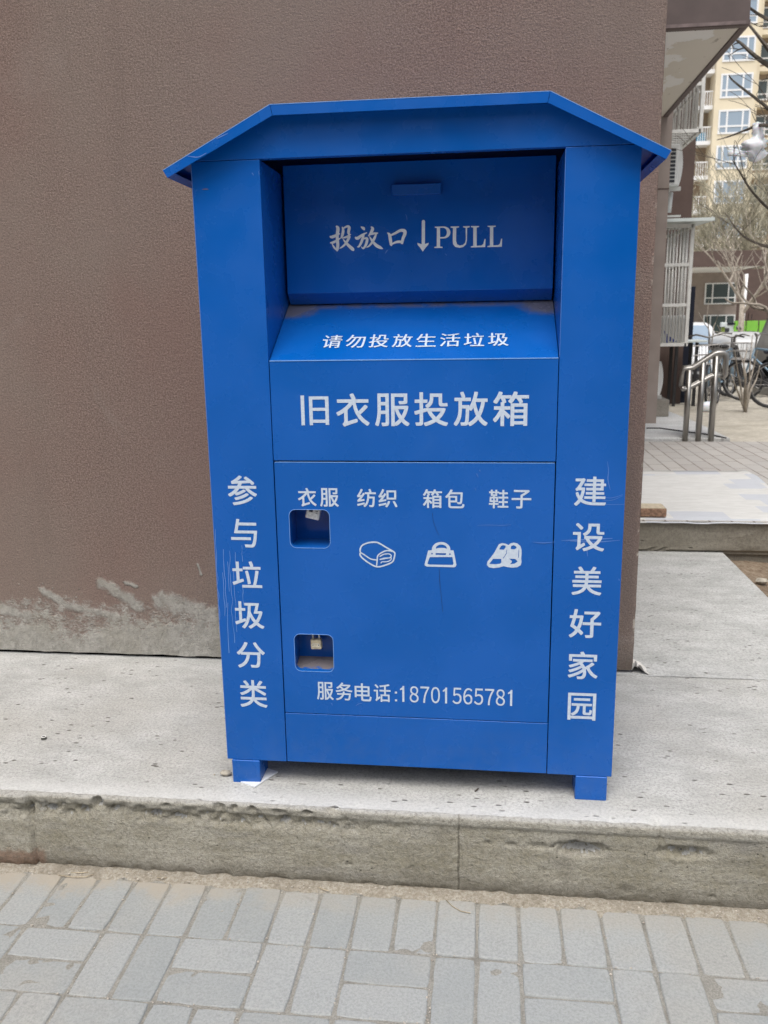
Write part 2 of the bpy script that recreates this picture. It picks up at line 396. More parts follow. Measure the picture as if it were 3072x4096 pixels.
M_STONE = plain('mortar_stone', (.38, .35, .29), .95, var=.22, scale=90, bump=.004)
M_PAPER = plain('white_card', (.66, .68, .70), .6, var=.04)
M_TWIG = plain('dry_twig', (.42, .35, .25), .8, var=.2)
M_NAVY = plain('navy_sheet', (.003, .006, .018), .85, var=.1, scale=4)
M_GREEN = plain('lime_green_board', (.20, .50, .06), .5, var=.06, scale=2)
M_CARWHITE = Mat('white_car_paint', (.82, .84, .86), .2)
M_GLASS = Mat('window_glass', (.30, .38, .47), .08)  # pale blue of the reflected sky is put into the base colour
M_GLASSDARK = Mat('dark_window_glass', (.09, .115, .12), .1)
M_COVER = plain('silver_car_cover', (.55, .56, .56), .45, .1, var=.1, scale=5)
M_TARP = plain('grey_tarp', (.34, .34, .325), .75, var=.12, scale=3)
M_BIKEBLUE = plain('pale_blue_panel', (.20, .30, .39), .35, var=.05)
M_METAL = plain('bike_metal', (.32, .31, .30), .4, .8, var=.2)
M_BARK = plain('dark_bark', (.10, .085, .07), .9, var=.3, scale=20)
M_PALEBARK = plain('pale_bark', (.34, .30, .25), .9, var=.25, scale=15)
M_TWIGS = plain('olive_twigs', (.32, .30, .225), .9, var=.35, scale=2)
M_BEIGE = plain('cream_wall_paint', (.74, .66, .50), .85, var=.05, scale=.6)
M_RECESSBROWN = plain('balcony_brown', (.33, .26, .19), .85, var=.15, scale=.8)
M_FRAME = plain('white_window_frame', (.82, .83, .84), .5, var=.03)
M_BAG = Mat('white_plastic_bag', (.80, .83, .88), .3); M_BAG.set('Transmission Weight', 0.0)
M_BAG.set('Subsurface Weight', .2)
def mat_mat():
    m = Mat('printed_mat', (.62, .62, .60), .6); x, y, z = m.xyz()
    n = m.noise(30, 4, .6, (.4, 1.5, 1)); c = m.mix(m.ramp(n, .3, .7), (.60, .60, .575), (.70, .70, .68))
    br = m.n('ShaderNodeTexBrick'); br.inputs['Scale'].default_value = 1; br.inputs['Brick Width'].default_value = .30; br.inputs['Row Height'].default_value = .17
    br.inputs['Mortar Size'].default_value = 0; br.inputs['Color1'].default_value = (0, 0, 0, 1); br.inputs['Color2'].default_value = (1, 1, 1, 1)
    m.l(m.co(), br.inputs['Vector'])
    edge = m.math('MAXIMUM', m.math('MAXIMUM', m.ramp(y, 3.86, 3.862), m.ramp(y, 2.72, 2.718)), m.ramp(x, 1.72, 1.722))
    k = m.math('MULTIPLY', m.ramp(br.outputs['Color'], .45, .55), edge)
    m.color(m.mix(m.math('MULTIPLY', k, .6), c, (.48, .52, .60))); m.bump(n, .2, .004); return m
M_MAT = mat_mat()

# ------------------------------------------------------------------ ground and setting
def fbm(p, o=4): return noise.fractal(p, 1.0, 2.0, o)
# concrete platform with the broken kerb face, one displaced sheet
cavs = []
for (px, py, wx, wz, dep) in ((2320, 3398, .075, .024, .034), (2740, 3413, .075, .020, .022), (2150, 3385, .03, .012, .008), (390, 3210, .018, .02, .02), (450, 3235, .02, .016, .012),
                              (120, 3250, .012, .03, .018), (880, 3232, .022, .014, .016), (935, 3232, .012, .012, .015), (1330, 3242, .022, .014, .016), (670, 3222, .012, .01, .012),
                              (210, 3228, .022, .012, .014), (330, 3232, .012, .010, .02), (560, 3230, .016, .010, .014), (760, 3236, .02, .010, .012), (1010, 3240, .014, .012, .018), (1120, 3246, .022, .010, .014), (1230, 3250, .014, .008, .016), (2040, 3380, .016, .009, .01), (1950, 3372, .01, .007, .008), (2850, 3588, .010, .007, .006), (2500, 3560, .02, .016, .006), (1400, 3455, .007, .005, .005), (1648, 3468, .007, .006, .005), (2180, 3483, .007, .006, .004)):
    p = aty(px, py, KY); cavs.append((p.x, p.z, wx, wz, dep))
JX = [aty(140, 3400, KY).x, aty(1835, 3420, KY).x, aty(2637, 3370, KY).x]
def kerb_pt(x, v):
    if v <= 0:      # front face, v = z
        z = v; P = Vector((x, z, 0))
        d = -.004 if z > -.028 + .004 * fbm(Vector((x * 9, 3, 1))) else 0
        leftness = max(0, min(1, (.05 - x) / .25))
        crumb = math.exp(-((z + .045) / .02) ** 2) * leftness
        d += .030 * crumb * max(0, fbm(P * 28, 5) + .12) + .004 * crumb
        d += .0010 * fbm(Vector((x * 9, z * 24, 2)), 5) + .0009 * fbm(Vector((x * 1.2, z * 75, 8)), 3)
        d += .0011 * fbm(P * 60, 4) + .003 * max(0, fbm(P * 17 + Vector((5, 5, 5)), 5) - .45)
        for cx, cz, wx, wz, dep in cavs:
            q = ((x - cx) / wx) ** 2 + ((z - cz) / wz) ** 2
            if q < 2.2:
                q += .5 * fbm(P * 45, 4); d += dep * max(0, 1 - q)
        for i, jx in enumerate(JX):
            a = x - jx - .004 * fbm(Vector((z * 25, i, 0)))
            if i == 2 and z < -.07: continue
            d += .006 * math.exp(-(a / .0028) ** 2)
        if x < JX[0]: d -= .012
        d += .012 * max(0, (-.19 - z) / .04) ** 2 * (1 + fbm(Vector((x * 20, 0, 5))))
        if z > -.010: d += .008 * ((z + .010) / .010) ** 2 * (1 + .9 * fbm(Vector((x * 34, 0, 9)), 5))
        return Vector((x, KY + d, z - (.0008 if z > -.003 else 0)))
    y = KY + .012 + v
    P = Vector((x, y, 0))
    e = math.exp(-v / .018)
    z = -.0015 * e * (1 + 1.6 * fbm(Vector((x * 30, y * 40, 4)), 4)) + .0009 * fbm(P * 14, 4)
    for cx, cy in ((aty(2637, 3282, KY).x, KY + .014),):
        q = ((x - cx) / .016) ** 2 + ((y - cy) / .02) ** 2
        if q < 3: z -= .010 * math.exp(-q)
    return Vector((x, y, z))
xs = [-2.1 + .03 * i for i in range(24)] + [-1.38 + .006 * i for i in range(531)]
vs1 = [-.245 + .005 * i for i in range(47)] + [-.0105, -.008, -.006, -.004, -.002, 0]
vt = [.0005, .004, .009, .015, .022, .03, .04, .05, .065, .08, .1, .13, .17, .22, .28, .35, .44, .54, .66, .78, .9, .96]
b = MB(); b.grid(xs, vs1 + vt, kerb_pt)
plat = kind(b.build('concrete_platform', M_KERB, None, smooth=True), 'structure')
plat.data.materials.append(M_SLAB.m)
for p in plat.data.polygons:
    if plat.data.vertices[p.vertices[0]].co.y > KY + .0118 and p.normal.z > .3: p.material_index = 1
b = MB().box(-6, -2.1, KY, 1.2, -.3, -.0005).box(1.8, 4.5, KY, 1.0, -.3, -.0005)
kind(b.build('concrete_platform', M_SLAB2), 'structure')
# slab round the corner of the wall, a ramp of grey concrete
b = MB(); b.grid([.60 + .02 * i for i in range(44)], [WY - .02 + .04 * i for i in range(43)],
                 lambda x, y: Vector((x, y, .0022 + .0012 * fbm(Vector((x * 9, y * 9, 1))))))
b.box(.6, 1.46, 2.49, 2.53, -.02, .002)
kind(b.build('concrete_path', M_SLAB2, smooth=True), 'structure')
b = MB(); b.grid([1.45 + .05 * i for i in range(60)], [.9 + .05 * i for i in range(34)],
                 lambda x, y: Vector((x, y, -.035 + .02 * fbm(Vector((x * 5, y * 5, 1))) - .04 * min(1, (x - 1.45) * 2))))
kind(b.build('soil_strip', M_BROWNSOIL, smooth=True), 'structure')
ms = MB()
for i in range(26):
    ms.blob((1.5 + rnd.random() * .7, 1.3 + rnd.random() * 1.15, -.03 + rnd.random() * .02), .01 + rnd.random() * .025, (1.3, 1, .6), 7, .4, i)
kind(ms.build('rubble', M_STONE, smooth=False), 'stuff')
# pavers
PIT = .103
pv = MB()
def paver(x0, x1, y0, y1):
    g = .0014; hx = .0016
    cx, cy = (x0 + x1) / 2 + rnd.uniform(-.001, .001), (y0 + y1) / 2 + rnd.uniform(-.001, .001)
    wx, wy = (x1 - x0) / 2 - g - hx, (y1 - y0) / 2 - g
    M = Matrix.Rotation(R(rnd.uniform(-.5, .5)), 3, 'Z') @ Matrix.Rotation(R(rnd.uniform(-.8, .8)), 3, 'X') @ Matrix.Rotation(R(rnd.uniform(-.5, .5)), 3, 'Y')
    zt = KZ + rnd.uniform(-.002, .0016); c = .004
    loops = []
    for (ins, z) in ((0, -.04), (0, -c), (c * .35, -c * .35), (c, 0)):
        lp = []
        n = 5
        for (sx, sy, ex, ey) in ((-1, -1, 1, -1), (1, -1, 1, 1), (1, 1, -1, 1), (-1, 1, -1, -1)):
            for k in range(n):
                t = k / n; x = (sx + (ex - sx) * t) * (wx - ins); y = (sy + (ey - sy) * t) * (wy - ins)
                j = .0009 * noise.noise(Vector(((cx + x) * 60, (cy + y) * 60, cx * 13)))
                if k == 0: x *= 1 - .0025 / wx; y *= 1 - .0025 / wy
                lp.append(Vector((x * (1 + j / wx), y * (1 + j / wy), z)))
        loops.append(lp)
    vs = [Vector((cx, cy, zt)) + M @ p for lp in loops for p in lp]; N = 20
    fs = [(i * N + j, i * N + (j + 1) % N, (i + 1) * N + (j + 1) % N, (i + 1) * N + j) for i in range(3) for j in range(N)] + [tuple(range(3 * N, 4 * N))]
    pv.add(vs, fs)
XB = -.134; Y1 = -.140
k = -16
for i in range(-14, 18):
    x0 = XB + i * PIT; paver(x0, x0 + PIT, Y1 - .203, Y1 - rnd.uniform(0, .006))
for r_ in range(0, 11):
    y1 = Y1 - .203 - r_ * .2055; y0 = y1 - .2055
    for c_ in range(-7, 9):
        x0 = XB + c_ * 2 * PIT
        if (c_ + r_) % 2 == 0:
            paver(x0, x0 + 2 * PIT, y0 + .1027, y1); paver(x0, x0 + 2 * PIT, y0, y0 + .1027)
        else:
            paver(x0, x0 + PIT, y0, y1); paver(x0 + PIT, x0 + 2 * PIT, y0, y1)
kind(pv.build('brick_pavement', M_PAVER), 'structure')
b = MB(); b.grid([-1.7 + .02 * i for i in range(180)], [-2.7 + .02 * i for i in range(133)],
                 lambda x, y: Vector((x, y, KZ - .0026 + .0020 * fbm(Vector((x * 22, y * 22, 0)), 4))))
kind(b.build('joint_sand', M_SAND, smooth=True), 'structure')
b = MB(); b.grid([-1.5 + .008 * i for i in range(410)], [-.19 + .006 * i for i in range(17)],
                 lambda x, y: Vector((x, y, KZ - .006 + .010 * max(0, min(1, (y + .158 + .022 * fbm(Vector((x * 11, 0, 3)), 4)) / .03)) + .004 * fbm(Vector((x * 40, y * 40, 0)), 4))))
kind(b.build('dirt', M_DIRT, smooth=True), 'structure')
g = MB()
for i in range(900):
    if rnd.random() < .5:
        c_ = rnd.randint(-12, 16); x = XB + c_ * PIT + rnd.gauss(0, .003); y = Y1 - rnd.random() * .8
        if y < Y1 - .2 and c_ % 2: continue
    elif rnd.random() < .6: x = rnd.uniform(-1.2, 1.4); y = rnd.uniform(-.155, -.115)
    else: x = rnd.uniform(-1.2, 1.4); y = Y1 - .203 - .2055 * rnd.randint(0, 2) + rnd.gauss(0, .003)
    r = rnd.choice((.0008, .001, .0013, .0018, .0018, .0026)); g.blob((x, y, KZ + r * .3 + (.004 if y > -.15 else -.0005)), r, (1.2, 1, .8), 6, .4, i)
kind(g.build('grit', M_GRIT), 'stuff')
# raised paved platform behind, step face, thin slab, earth beyond
YS, ZP, YE = 2.518, .176, 5.58
b = MB(); b.grid([.7 + .03 * i for i in range(130)], [-.01 + .0125 * i for i in range(16)],
                 lambda x, z: Vector((x, YS + .006 * fbm(Vector((x * 6, z * 12, 0)), 4) + (.012 if z < .012 + .01 * fbm(Vector((x * 5, 0, 0))) else 0), min(z, ZP - .004))))
b.box(.7, 4.6, YS + .03, YE, -.1, ZP - .004)
st = kind(b.build('step', concrete('step_concrete', (.26, .235, .19), (.34, .315, .265), (.22, .205, .165), pit=.6, scale=.7), smooth=False), 'structure')
def plank_mat():
    m = Mat('paving_brick', (.33, .31, .29), .9)
    br = m.n('ShaderNodeTexBrick'); br.inputs['Scale'].default_value = 1; br.inputs['Brick Width'].default_value = .30; br.inputs['Row Height'].default_value = .115
    br.inputs['Mortar Size'].default_value = .006; br.inputs['Color1'].default_value = (.40, .375, .35, 1); br.inputs['Color2'].default_value = (.47, .45, .42, 1); br.inputs['Mortar'].default_value = (.20, .175, .15, 1)
    mp = m.n('ShaderNodeMapping'); mp.inputs['Rotation'].default_value = (0, 0, R(90)); m.l(m.co(), mp.inputs[0]); m.l(mp.outputs[0], br.inputs['Vector'])
    m.color(m.mix(m.ramp(m.noise(8, 5), .35, .7, 0, .5), br.outputs['Color'], (.41, .40, .385))); m.bump(br.outputs['Fac'], -.4, .006); return m
b = MB().box(.7, 4.6, YS - .006, YE, ZP - .004, ZP)
kind(b.build('raised_paving', plank_mat()), 'structure')
def GZ(y):
    T = ((5.5, .168), (9.5, .045), (12.5, -.06), (18, -.29), (30, -.5), (60, -.6), (900, -.62))
    for (a, za), (c, zc) in zip(T, T[1:]):
        if y <= c: return za + (zc - za) * max(0, (y - a)) / (c - a)
    return -.62
b = MB(); b.grid([-40 + 2 * i for i in range(21)] + [1 + .25 * i for i in range(60)] + [17 + 3 * i for i in range(30)] + [150, 400, 900],
                 [YE - .05 + .2 * i for i in range(50)] + [16, 18, 21, 25, 30, 40, 60, 100, 300, 900],
                 lambda x, y: Vector((x, y, GZ(y) + .012 * fbm(Vector((x * .9, y * .9, 0)), 4) - .006)))
kind(b.build('earth_ground', M_SOIL, smooth=True), 'structure')
b = MB().add([(-900, -900, KZ - .012), (900, -900, KZ - .012), (900, KY + .3, KZ - .012), (-900, KY + .3, KZ - .012)], [(0, 1, 2, 3)])
b.add([(4.5, KY + .3, KZ - .012), (900, KY + .3, KZ - .012), (900, 5.6, .12), (4.5, 5.6, .12)], [(0, 1, 2, 3)])
kind(b.build('pavement', M_ASPHALT), 'structure')
pA = [atz(2590, 1756, .205), atz(2925, 1746, .205)]
b = MB().prism_z([(.7, YE + .03), (2.31, YE + .02), (2.30, 6.9), (2.2, 8.6), (.7, 9.0)], .15, .205)
kind(b.build('concrete_slab', concrete('bright_concrete', (.52, .53, .53), (.66, .67, .67), (.48, .47, .44), pit=.3, scale=.6), bevel=.008), 'structure')

# ------------------------------------------------------------------ our building
bld = thing('apartment_building', 'brown stucco apartment block whose corner stands right behind the blue bin', 'building', (0, WY, 0))
b = MB()
wxs = [-6 + .5 * i for i in range(9)] + [-1.6 + .012 * i for i in range(188)] + [.66, .675, .69, .70, .708, WX]
wz = [.012, .03, .06, .12, .25, .5, 1, 1.6, 2.4, 3.4, 5, 7]
def wallpt(x, z):
    if z < .02: z = .013 + .006 * fbm(Vector((x * 7, 0, 2)), 5)
    dy = 0
    if x > .7135: dy = .006; x = WX + .0028 * fbm(Vector((z * 13, 1, 1)), 5)
    elif x > .705: dy = .0014
    if z < .2: dy += .003 * fbm(Vector((x * 12, z * 20, 0)), 4)
    return Vector((x, WY + dy, z))
wz = [.012, .03, .06, .09, .12, .16, .2] + [.25 + .05 * i for i in range(60)] + [3.4, 5, 7]
b.grid(wxs, wz, wallpt)
n0 = len(wxs)
b.add([(WX, WY + .006, .0), (WX, WY + 5.8, 0), (WX, WY + 5.8, 7), (WX, WY + .006, 7)], [(0, 1, 2, 3)])
b.add([(-6, WY + .03, 0), (WX - .01, WY + .03, 0), (WX - .01, WY + .03, .05), (-6, WY + .03, .05)], [(0, 1, 2, 3)])
b.build('wall', M_STUCCO, bld, smooth=True)
b = MB()
pts = [(x, WX) for x in ()]
for i in range(1):
    b.grid([WX - .004 + .006 * j for j in range(14)], [WY - .01 + .006 * j for j in range(26)],
           lambda x, y: Vector((x, y, -.002 + max(0, (.082 - (x - WX) * 1.35)) * (.6 + .7 * fbm(Vector((x * 40, y * 25, 1)), 4)) * max(0, 1 - (y - WY) / .14))))
b.build('mortar_patch', plain('white_mortar', (.64, .62, .58), .9, var=.12, scale=40), bld, smooth=True)
YW, XW2 = 6.684, 1.880
b = MB().box(-1, XW2, YW, YW + .02, .15, 9).box(XW2 - .02, XW2, YW + .02, 10.9, .15, 9)
b.build('setback_wall', M_SMOOTH_BROWN, bld)
YJ = 10.9; xj = aty(2776, 700, YJ).x
b = MB().box(1, xj, YJ, YJ + 6, -.3, 9)
b.build('projecting_wall', M_DARK_BROWN, bld)
zc = 3.075; yc = 4.14; xc = aty(2970, 95, yc).x; xo = aty(2999, 84, yc).x
can = MB().box(-1, xc, yc + .06, YW, zc + .004, zc + .1).build('canopy', M_SOFFIT, bld)
b = MB().prism_x([(yc, zc - .004), (yc + .06, zc - .004), (yc + .06, zc + .9), (yc, zc + .9)], -.5, xo)
b.box(xc, xo, yc + .06, YW, zc - .004, zc + .9)
b.build('fascia', M_FASCIA, can, bevel=.006)
b = MB().box(-.5, xc + .02, yc - .006, yc, zc + .002, zc + .022).box(xo, xo + .006, yc, YW, zc + .0, zc + .03)
b.build('drip_edge', plain('mauve_edge_paint', (.21, .165, .16), .7, var=.2, scale=20), can)
b = MB(); a = aty(2640, 756, YW); b.box(.75, XW2 + .002, YW - .003, YW, a.z - .006, a.z + .006)
b.build('wall_joint', M_DARK_BROWN, bld)

# ------------------------------------------------------------------ the clothing bin
HB = .522; XL, XR = -.3533, .3531; ZB, ZD, ZS, ZL, ZH = .0688, .2150, .9086, 1.1603, 1.6285
YF, YC2, ZC2 = .205, .235, 1.2962
bn = thing('clothing_bin', 'blue steel used clothes donation bin with gabled roof standing before the brown wall', 'donation bin', (0, .37, 0))
side = []
for s_, (a, c_) in enumerate(((-HB, XL - .0012), (XR + .0012, HB))):
    o = MB().box(a, c_, 0, .74, ZB, ZH).build('side_pillar', M_BLUE, bn, bevel=.0016); side.append(o)
b = MB().prism_y([(-HB, ZH + .001), (HB, ZH + .001), (HB, ZH + .0035), (.3125, 1.7335), (-.3125, 1.7335), (-HB, ZH + .0035)], .0005, .022)
MB().box(-HB - .0004, -HB + .0009, -.0005, .0012, ZB + .001, ZH - .002).build('worn_or_glint_edge', M_SCUFF_GLINT, side[0])  # bevel highlight of the outer edge, put in as a pale strip
MB().box(XR + .0011, XR + .0021, -.0005, .0012, ZL + .002, ZH - .004).build('worn_or_glint_edge', M_SCUFF_GLINT, side[1])  # bright upper recess edge, its highlight likewise drawn as a pale strip
hdr = b.build('header_panel', M_BLUE, bn, bevel=.0015)
b = MB().box(XL, XR, YC2 + .03, .74, ZB, ZH).prism_y([(-HB + .002, ZH + .0015), (HB - .002, ZH + .0015), (HB - .002, ZH + .003), (.3125, 1.733), (-.3125, 1.733), (-HB + .002, ZH + .003)], YC2 + .04, .74)
b.box(XL, XR, .1, YC2 + .03, ZB + .002, 1.12)
b.build('inner_shell', M_INNER, bn)
# 2D filled shapes (holes allowed) -> mesh in the x-z plane facing -y
def shape(loops, name='shape', extrude=0.0):
    cu = bpy.data.curves.new(name, 'CURVE'); cu.dimensions = '2D'; cu.fill_mode = 'BOTH'; cu.extrude = extrude
    for lp in loops:
        sp = cu.splines.new('POLY'); sp.points.add(len(lp) - 1); sp.use_cyclic_u = True
        for p, (x, z) in zip(sp.points, lp): p.co = (x, z, 0, 1)
    o = bpy.data.objects.new(name, cu); COL.objects.link(o)
    dg = bpy.context.evaluated_depsgraph_get(); dg.update()
    me = bpy.data.meshes.new_from_object(o.evaluated_get(dg)); bpy.data.objects.remove(o); bpy.data.curves.remove(cu)
    return [v.co.copy() for v in me.vertices], [tuple(p.vertices) for p in me.polygons]
def add_shape(mb, loops, fn, extrude=0):
    vs, fs = shape(loops, extrude=extrude)
    mb.add([fn(v) for v in vs], fs)
def rrect(x0, x1, z0, z1, r, n=6):
    out = []
    for cx, cz, a in ((x1 - r, z1 - r, 0), (x0 + r, z1 - r, 90), (x0 + r, z0 + r, 180), (x1 - r, z0 + r, 270)):
        out += [(cx + r * math.cos(R(a + 90 * k / n)), cz + r * math.sin(R(a + 90 * k / n))) for k in range(n + 1)]
    return out
front = lambda d: (lambda v: Vector((v.x, d - v.z, v.y)))
G = .0016
up_ = MB().box(XL + .0004, XR - .0004, .0004, .02, ZS + G, ZL).build('upper_panel', M_BLUE, bn, bevel=.0016)
LK = ((-.3182, -.2136, .6820, .7830), (-.3184, -.2140, .3390, .4437))
b = MB(); add_shape(b, [rrect(XL + G, XR - G, ZD + G, ZS - G, .003)] + [rrect(*q, .016) for q in LK], front(.009), .008)
door = b.build('door', M_BLUE, bn)
base = MB().box(XL + .0006, XR - .0006, .0008, .02, ZB + .0005, ZD - G * .6).build('base_panel', M_BLUE, bn, bevel=.0016)
# pale worn paint on the folded edges
b = MB().box(XL + .001, XR - .001, -.0006, .0016, ZL - .0012, ZL + .0010)
b.build('worn_or_glint_edge', M_EDGE, up_)
b = MB().box(XL + .003, XR - .003, .0006, .003, ZS - G - .0012, ZS - G + .0002)
b.build('worn_or_glint_edge', M_EDGE, door)
for q in LK:
    x0, x1, z0, z1 = q; e = .004; RD, RF = (.075, .012) if z0 < .5 else (.098, 0.0)
    b = MB()
    b.add([(x0 - e, .0172, z0 - e), (x1 + e, .0172, z0 - e), (x1 + e, RD, z0 + RF), (x0 - e, RD, z0 + RF)], [(0, 1, 2, 3)])
    fl = b.build('recess_floor', M_RECESS_DUST if z0 < .5 else M_BLUE, door)
    b = MB()
    b.add([(x0 - e, .0172, z1 + .05), (x0 - e, .0172, z0 - e), (x0 - e, RD, z0 + RF), (x0 - e, RD, z1 + .05)], [(0, 1, 2, 3)])
    b.add([(x1 + e, .0172, z0 - e), (x1 + e, .0172, z1 + .05), (x1 + e, RD, z1 + .05), (x1 + e, RD, z0 + RF)], [(0, 1, 2, 3)])
    b.add([(x0 - e, RD, z0 + RF), (x1 + e, RD, z0 + RF), (x1 + e, RD, z1 + .05), (x0 - e, RD, z1 + .05)], [(0, 1, 2, 3)])
    b.add([(x0 - e, .0172, z1 + .05), (x0 - e, RD, z1 + .05), (x1 + e, RD, z1 + .05), (x1 + e, .0172, z1 + .05)], [(0, 1, 2, 3)])
    b.build('lock_recess', M_BLUE, door)
    ri = rrect(x0, x1, z0, z1, .016); ro = rrect(x0 - .0011, x1 + .0011, z0 - .0011, z1 + .0011, .017)
    b = MB(); add_shape(b, [ro, ri], front(.0006), .0004); b.build('hole_rim', M_EDGE, door)
# chute, flap and handle
b = MB().prism_x([(.0012, ZL - .0014), (YC2 + .01, ZC2 + .0058 - .0014), (YC2 + .01, ZC2 - .006), (.0012, ZL - .012)], XL + .0005, XR - .0005)
chute = b.build('chute', M_BLUE_DUSTY, bn)
zf0 = aty(2100, 1163, YF).z
FX0, FX1 = -.3470, .3490; ZFT = 1.648; zf0 = 1.3275
b = MB().prism_x([(YF, zf0), (YF, ZFT), (YF + .012, ZFT), (YF + .03, zf0 + .02), (YC2 + .002, ZC2 + .004), (YC2 - .001, ZC2 + .0032)], FX0, FX1)
flap = b.build('drop_flap', M_BLUE, bn, bevel=.0012)
h0 = aty(1567, 739, YF - .024); h1 = aty(1567, 782, YF - .024); h2 = aty(1763, 770, YF - .024)
b = MB().prism_x([(YF - .024, h1.z), (YF - .026, h0.z), (YF - .0005, h0.z + .003), (YF - .0005, h1.z + .002)], h0.x, h2.x)
b.build('handle', M_BLUE, flap, bevel=.0012)
# roof
Y0, Y1R = -.035, .775
OUT = [(-.579, 1.606), (-.315, 1.738), (.315, 1.738), (.579, 1.606)]
INN = [(-.569, 1.5893), (-.3098, 1.7150), (.3098, 1.7150), (.569, 1.5893)]
b = MB()
und = [(-.5775, 1.6035), (-.3145, 1.7358), (.3145, 1.7358), (.5775, 1.6035)]
b.prism_y(OUT[::-1][:0] + [OUT[i] for i in (3, 2, 1, 0)] + und, Y0, Y1R)
roof = b.build('roof', M_BLUE, bn)
b = MB()
for i in range(3):
    g0 = .0006 if i else 0; g1 = .0006 if i < 2 else 0
    o0, o1, i0, i1 = (Vector(OUT[i]), Vector(OUT[i + 1]), Vector(INN[i]), Vector(INN[i + 1]))
    d = (o1 - o0).normalized(); o0 = o0 + d * g0; i0 = i0 + d * g0; o1 = o1 - d * g1; i1 = i1 - d * g1
    for ya, yb in ((Y0 - .0012, Y0 + .0012), (Y1R, Y1R + .0018)):
        b.prism_y([tuple(i0), tuple(i1), tuple(o1), tuple(o0)], ya, yb)
for s_ in (-1, 1):
    b.prism_y([(s_ * .579, 1.606), (s_ * .569, 1.5893), (s_ * .5675, 1.5900), (s_ * .5768, 1.606)][::s_], Y0 + .0014, Y1R)
    b.prism_y([(s_ * .569, 1.5893), (s_ * .552, 1.5985), (s_ * .552, 1.6000), (s_ * .569, 1.5908)][::s_], Y0 + .0014, Y1R)
b.build('roof_lip', M_BLUE, roof)
b = MB()
for i in range(3):
    o0, o1 = Vector(OUT[i]), Vector(OUT[i + 1]); d = (o1 - o0).normalized(); nn = Vector((-d.y, d.x))
    b.prism_y([tuple(o0 - nn * .0004), tuple(o1 - nn * .0004), tuple(o1 + nn * .0007), tuple(o0 + nn * .0007)], Y0 - .0017, Y0 + .002)
b.build('worn_or_glint_edge', M_EDGE, roof)
for (x0, x1) in ((-.5097, -.4299), (.4285, .5110)):
    for (ya, yb) in ((-.003, .080), (.655, .733)):
        MB().box(x0, x1, ya, yb, -.0015, ZB - .0006).build('foot', M_BLUE, bn, bevel=.003, seg=3)

# ------------------------------------------------------------------ lettering
FC = bpy.data.curves.new('glyph', 'FONT'); FC.size = 1; FC.resolution_u = 5
FO = bpy.data.objects.new('glyph', FC); COL.objects.link(FO)
def glyph(ch, fat):
    FC.body = ch; FC.offset = fat
    dg = bpy.context.evaluated_depsgraph_get(); dg.update()
    me = bpy.data.meshes.new_from_object(FO.evaluated_get(dg))
    vs = [v.co.copy() for v in me.vertices]; fs = [tuple(p.vertices) for p in me.polygons]; bpy.data.meshes.remove(me)
    return vs, fs
def put(mb, ch, x0, x1, z0, z1, fn, fat=.012):
    vs, fs = glyph(ch, 0)
    ax, bx = min(v.x for v in vs), max(v.x for v in vs); ay, by = min(v.y for v in vs), max(v.y for v in vs)
    f = fat * .85 * (x1 - x0)
    for i, (dx, dz) in enumerate(((-f, -f), (f, -f), (f, f), (-f, f))):     # four shifted coats make the heavy strokes
        mb.add([fn(x0 + f + (v.x - ax) / (bx - ax) * (x1 - x0 - 2 * f) + dx, z0 + f + (v.y - ay) / (by - ay) * (z1 - z0 - 2 * f) + dz) + Vector((0, -.00004 * i, 0)) for v in vs], fs)
dec = lambda x, z: Vector((x, -.0006, z))
b = MB()
for ch, x0, x1, z0, z1 in (('旧', -.2769, -.2064, 1.0004, 1.0747), ('衣', -.1875, -.1041, .9969, 1.0791), ('服', -.0905, -.0047, .9978, 1.0786),
                           ('投', .0071, .0903, .9980, 1.0810), ('放', .1039, .1866, .9978, 1.0818), ('箱', .1990, .2851, .9977, 1.0816)):
    put(b, ch, x0, x1, z0, z1, lambda x, z: Vector((x, -.0002, z)), .016)
b.build('lettering', M_LETTER, up_)
for o, items in ((side[0], (('参', -.4775, -.4003, .7932, .8716), ('与', -.4758, -.4052, .6805, .7571), ('垃', -.4785, -.3987, .5703, .6430),
                            ('圾', -.4775, -.3980, .4559, .5322), ('分', -.4786, -.4004, .3432, .4174), ('类', -.4761, -.4001, .2282, .3080))),
                 (side[1], (('建', .3998, .4768, .8006, .8740), ('设', .4000, .4772, .6853, .7574), ('美', .4012, .4752, .5704, .6454),
                            ('好', .3981, .4779, .4563, .5331), ('家', .3991, .4749, .3432, .4189), ('园', .4020, .4736, .2284, .3046)))):
    for it in items:
        b = MB(); put(b, *it, dec, .014); b.build('lettering', M_LETTER, o)
def line(mb, text, x0, x1, z0, z1, fn, wch=None, fat=.014):
    h = z1 - z0; wch = wch or h * 1.0; n = len(text); p = (x1 - x0 - wch) / (n - 1)
    for i, ch in enumerate(text): put(mb, ch, x0 + i * p, x0 + i * p + wch, z0, z1, fn, fat)
b = MB()
dd = lambda x, z: Vector((x, .0004, z))
for t, x0, x1, z0, z1 in (('衣服', -.2935, -.1879, .7917, .8401), ('纺织', -.1404, -.0376, .7915, .8389), ('箱包', .0270, .1312, .7910, .8392), ('鞋子', .1918, .2962, .7920, .8394)):
    line(b, t, x0, x1, z0, z1, dd, .0482, .016); b.build('lettering', M_LETTER, door); b = MB()
line(b, '服务电话', -.2622, -.0620, .2580, .3095, dd, .0455, .014)
for zc_ in (.264, .2865):
    cx = -.0478; b.add([dd(cx + .0037 * math.cos(R(45 + 90 * k)) * 1.1, zc_ + .0037 * math.sin(R(45 + 90 * k)) * 1.1) for k in range(4)], [(0, 1, 2, 3)])
dg_ = '18701565781'; x0, p = -.0384, .02842
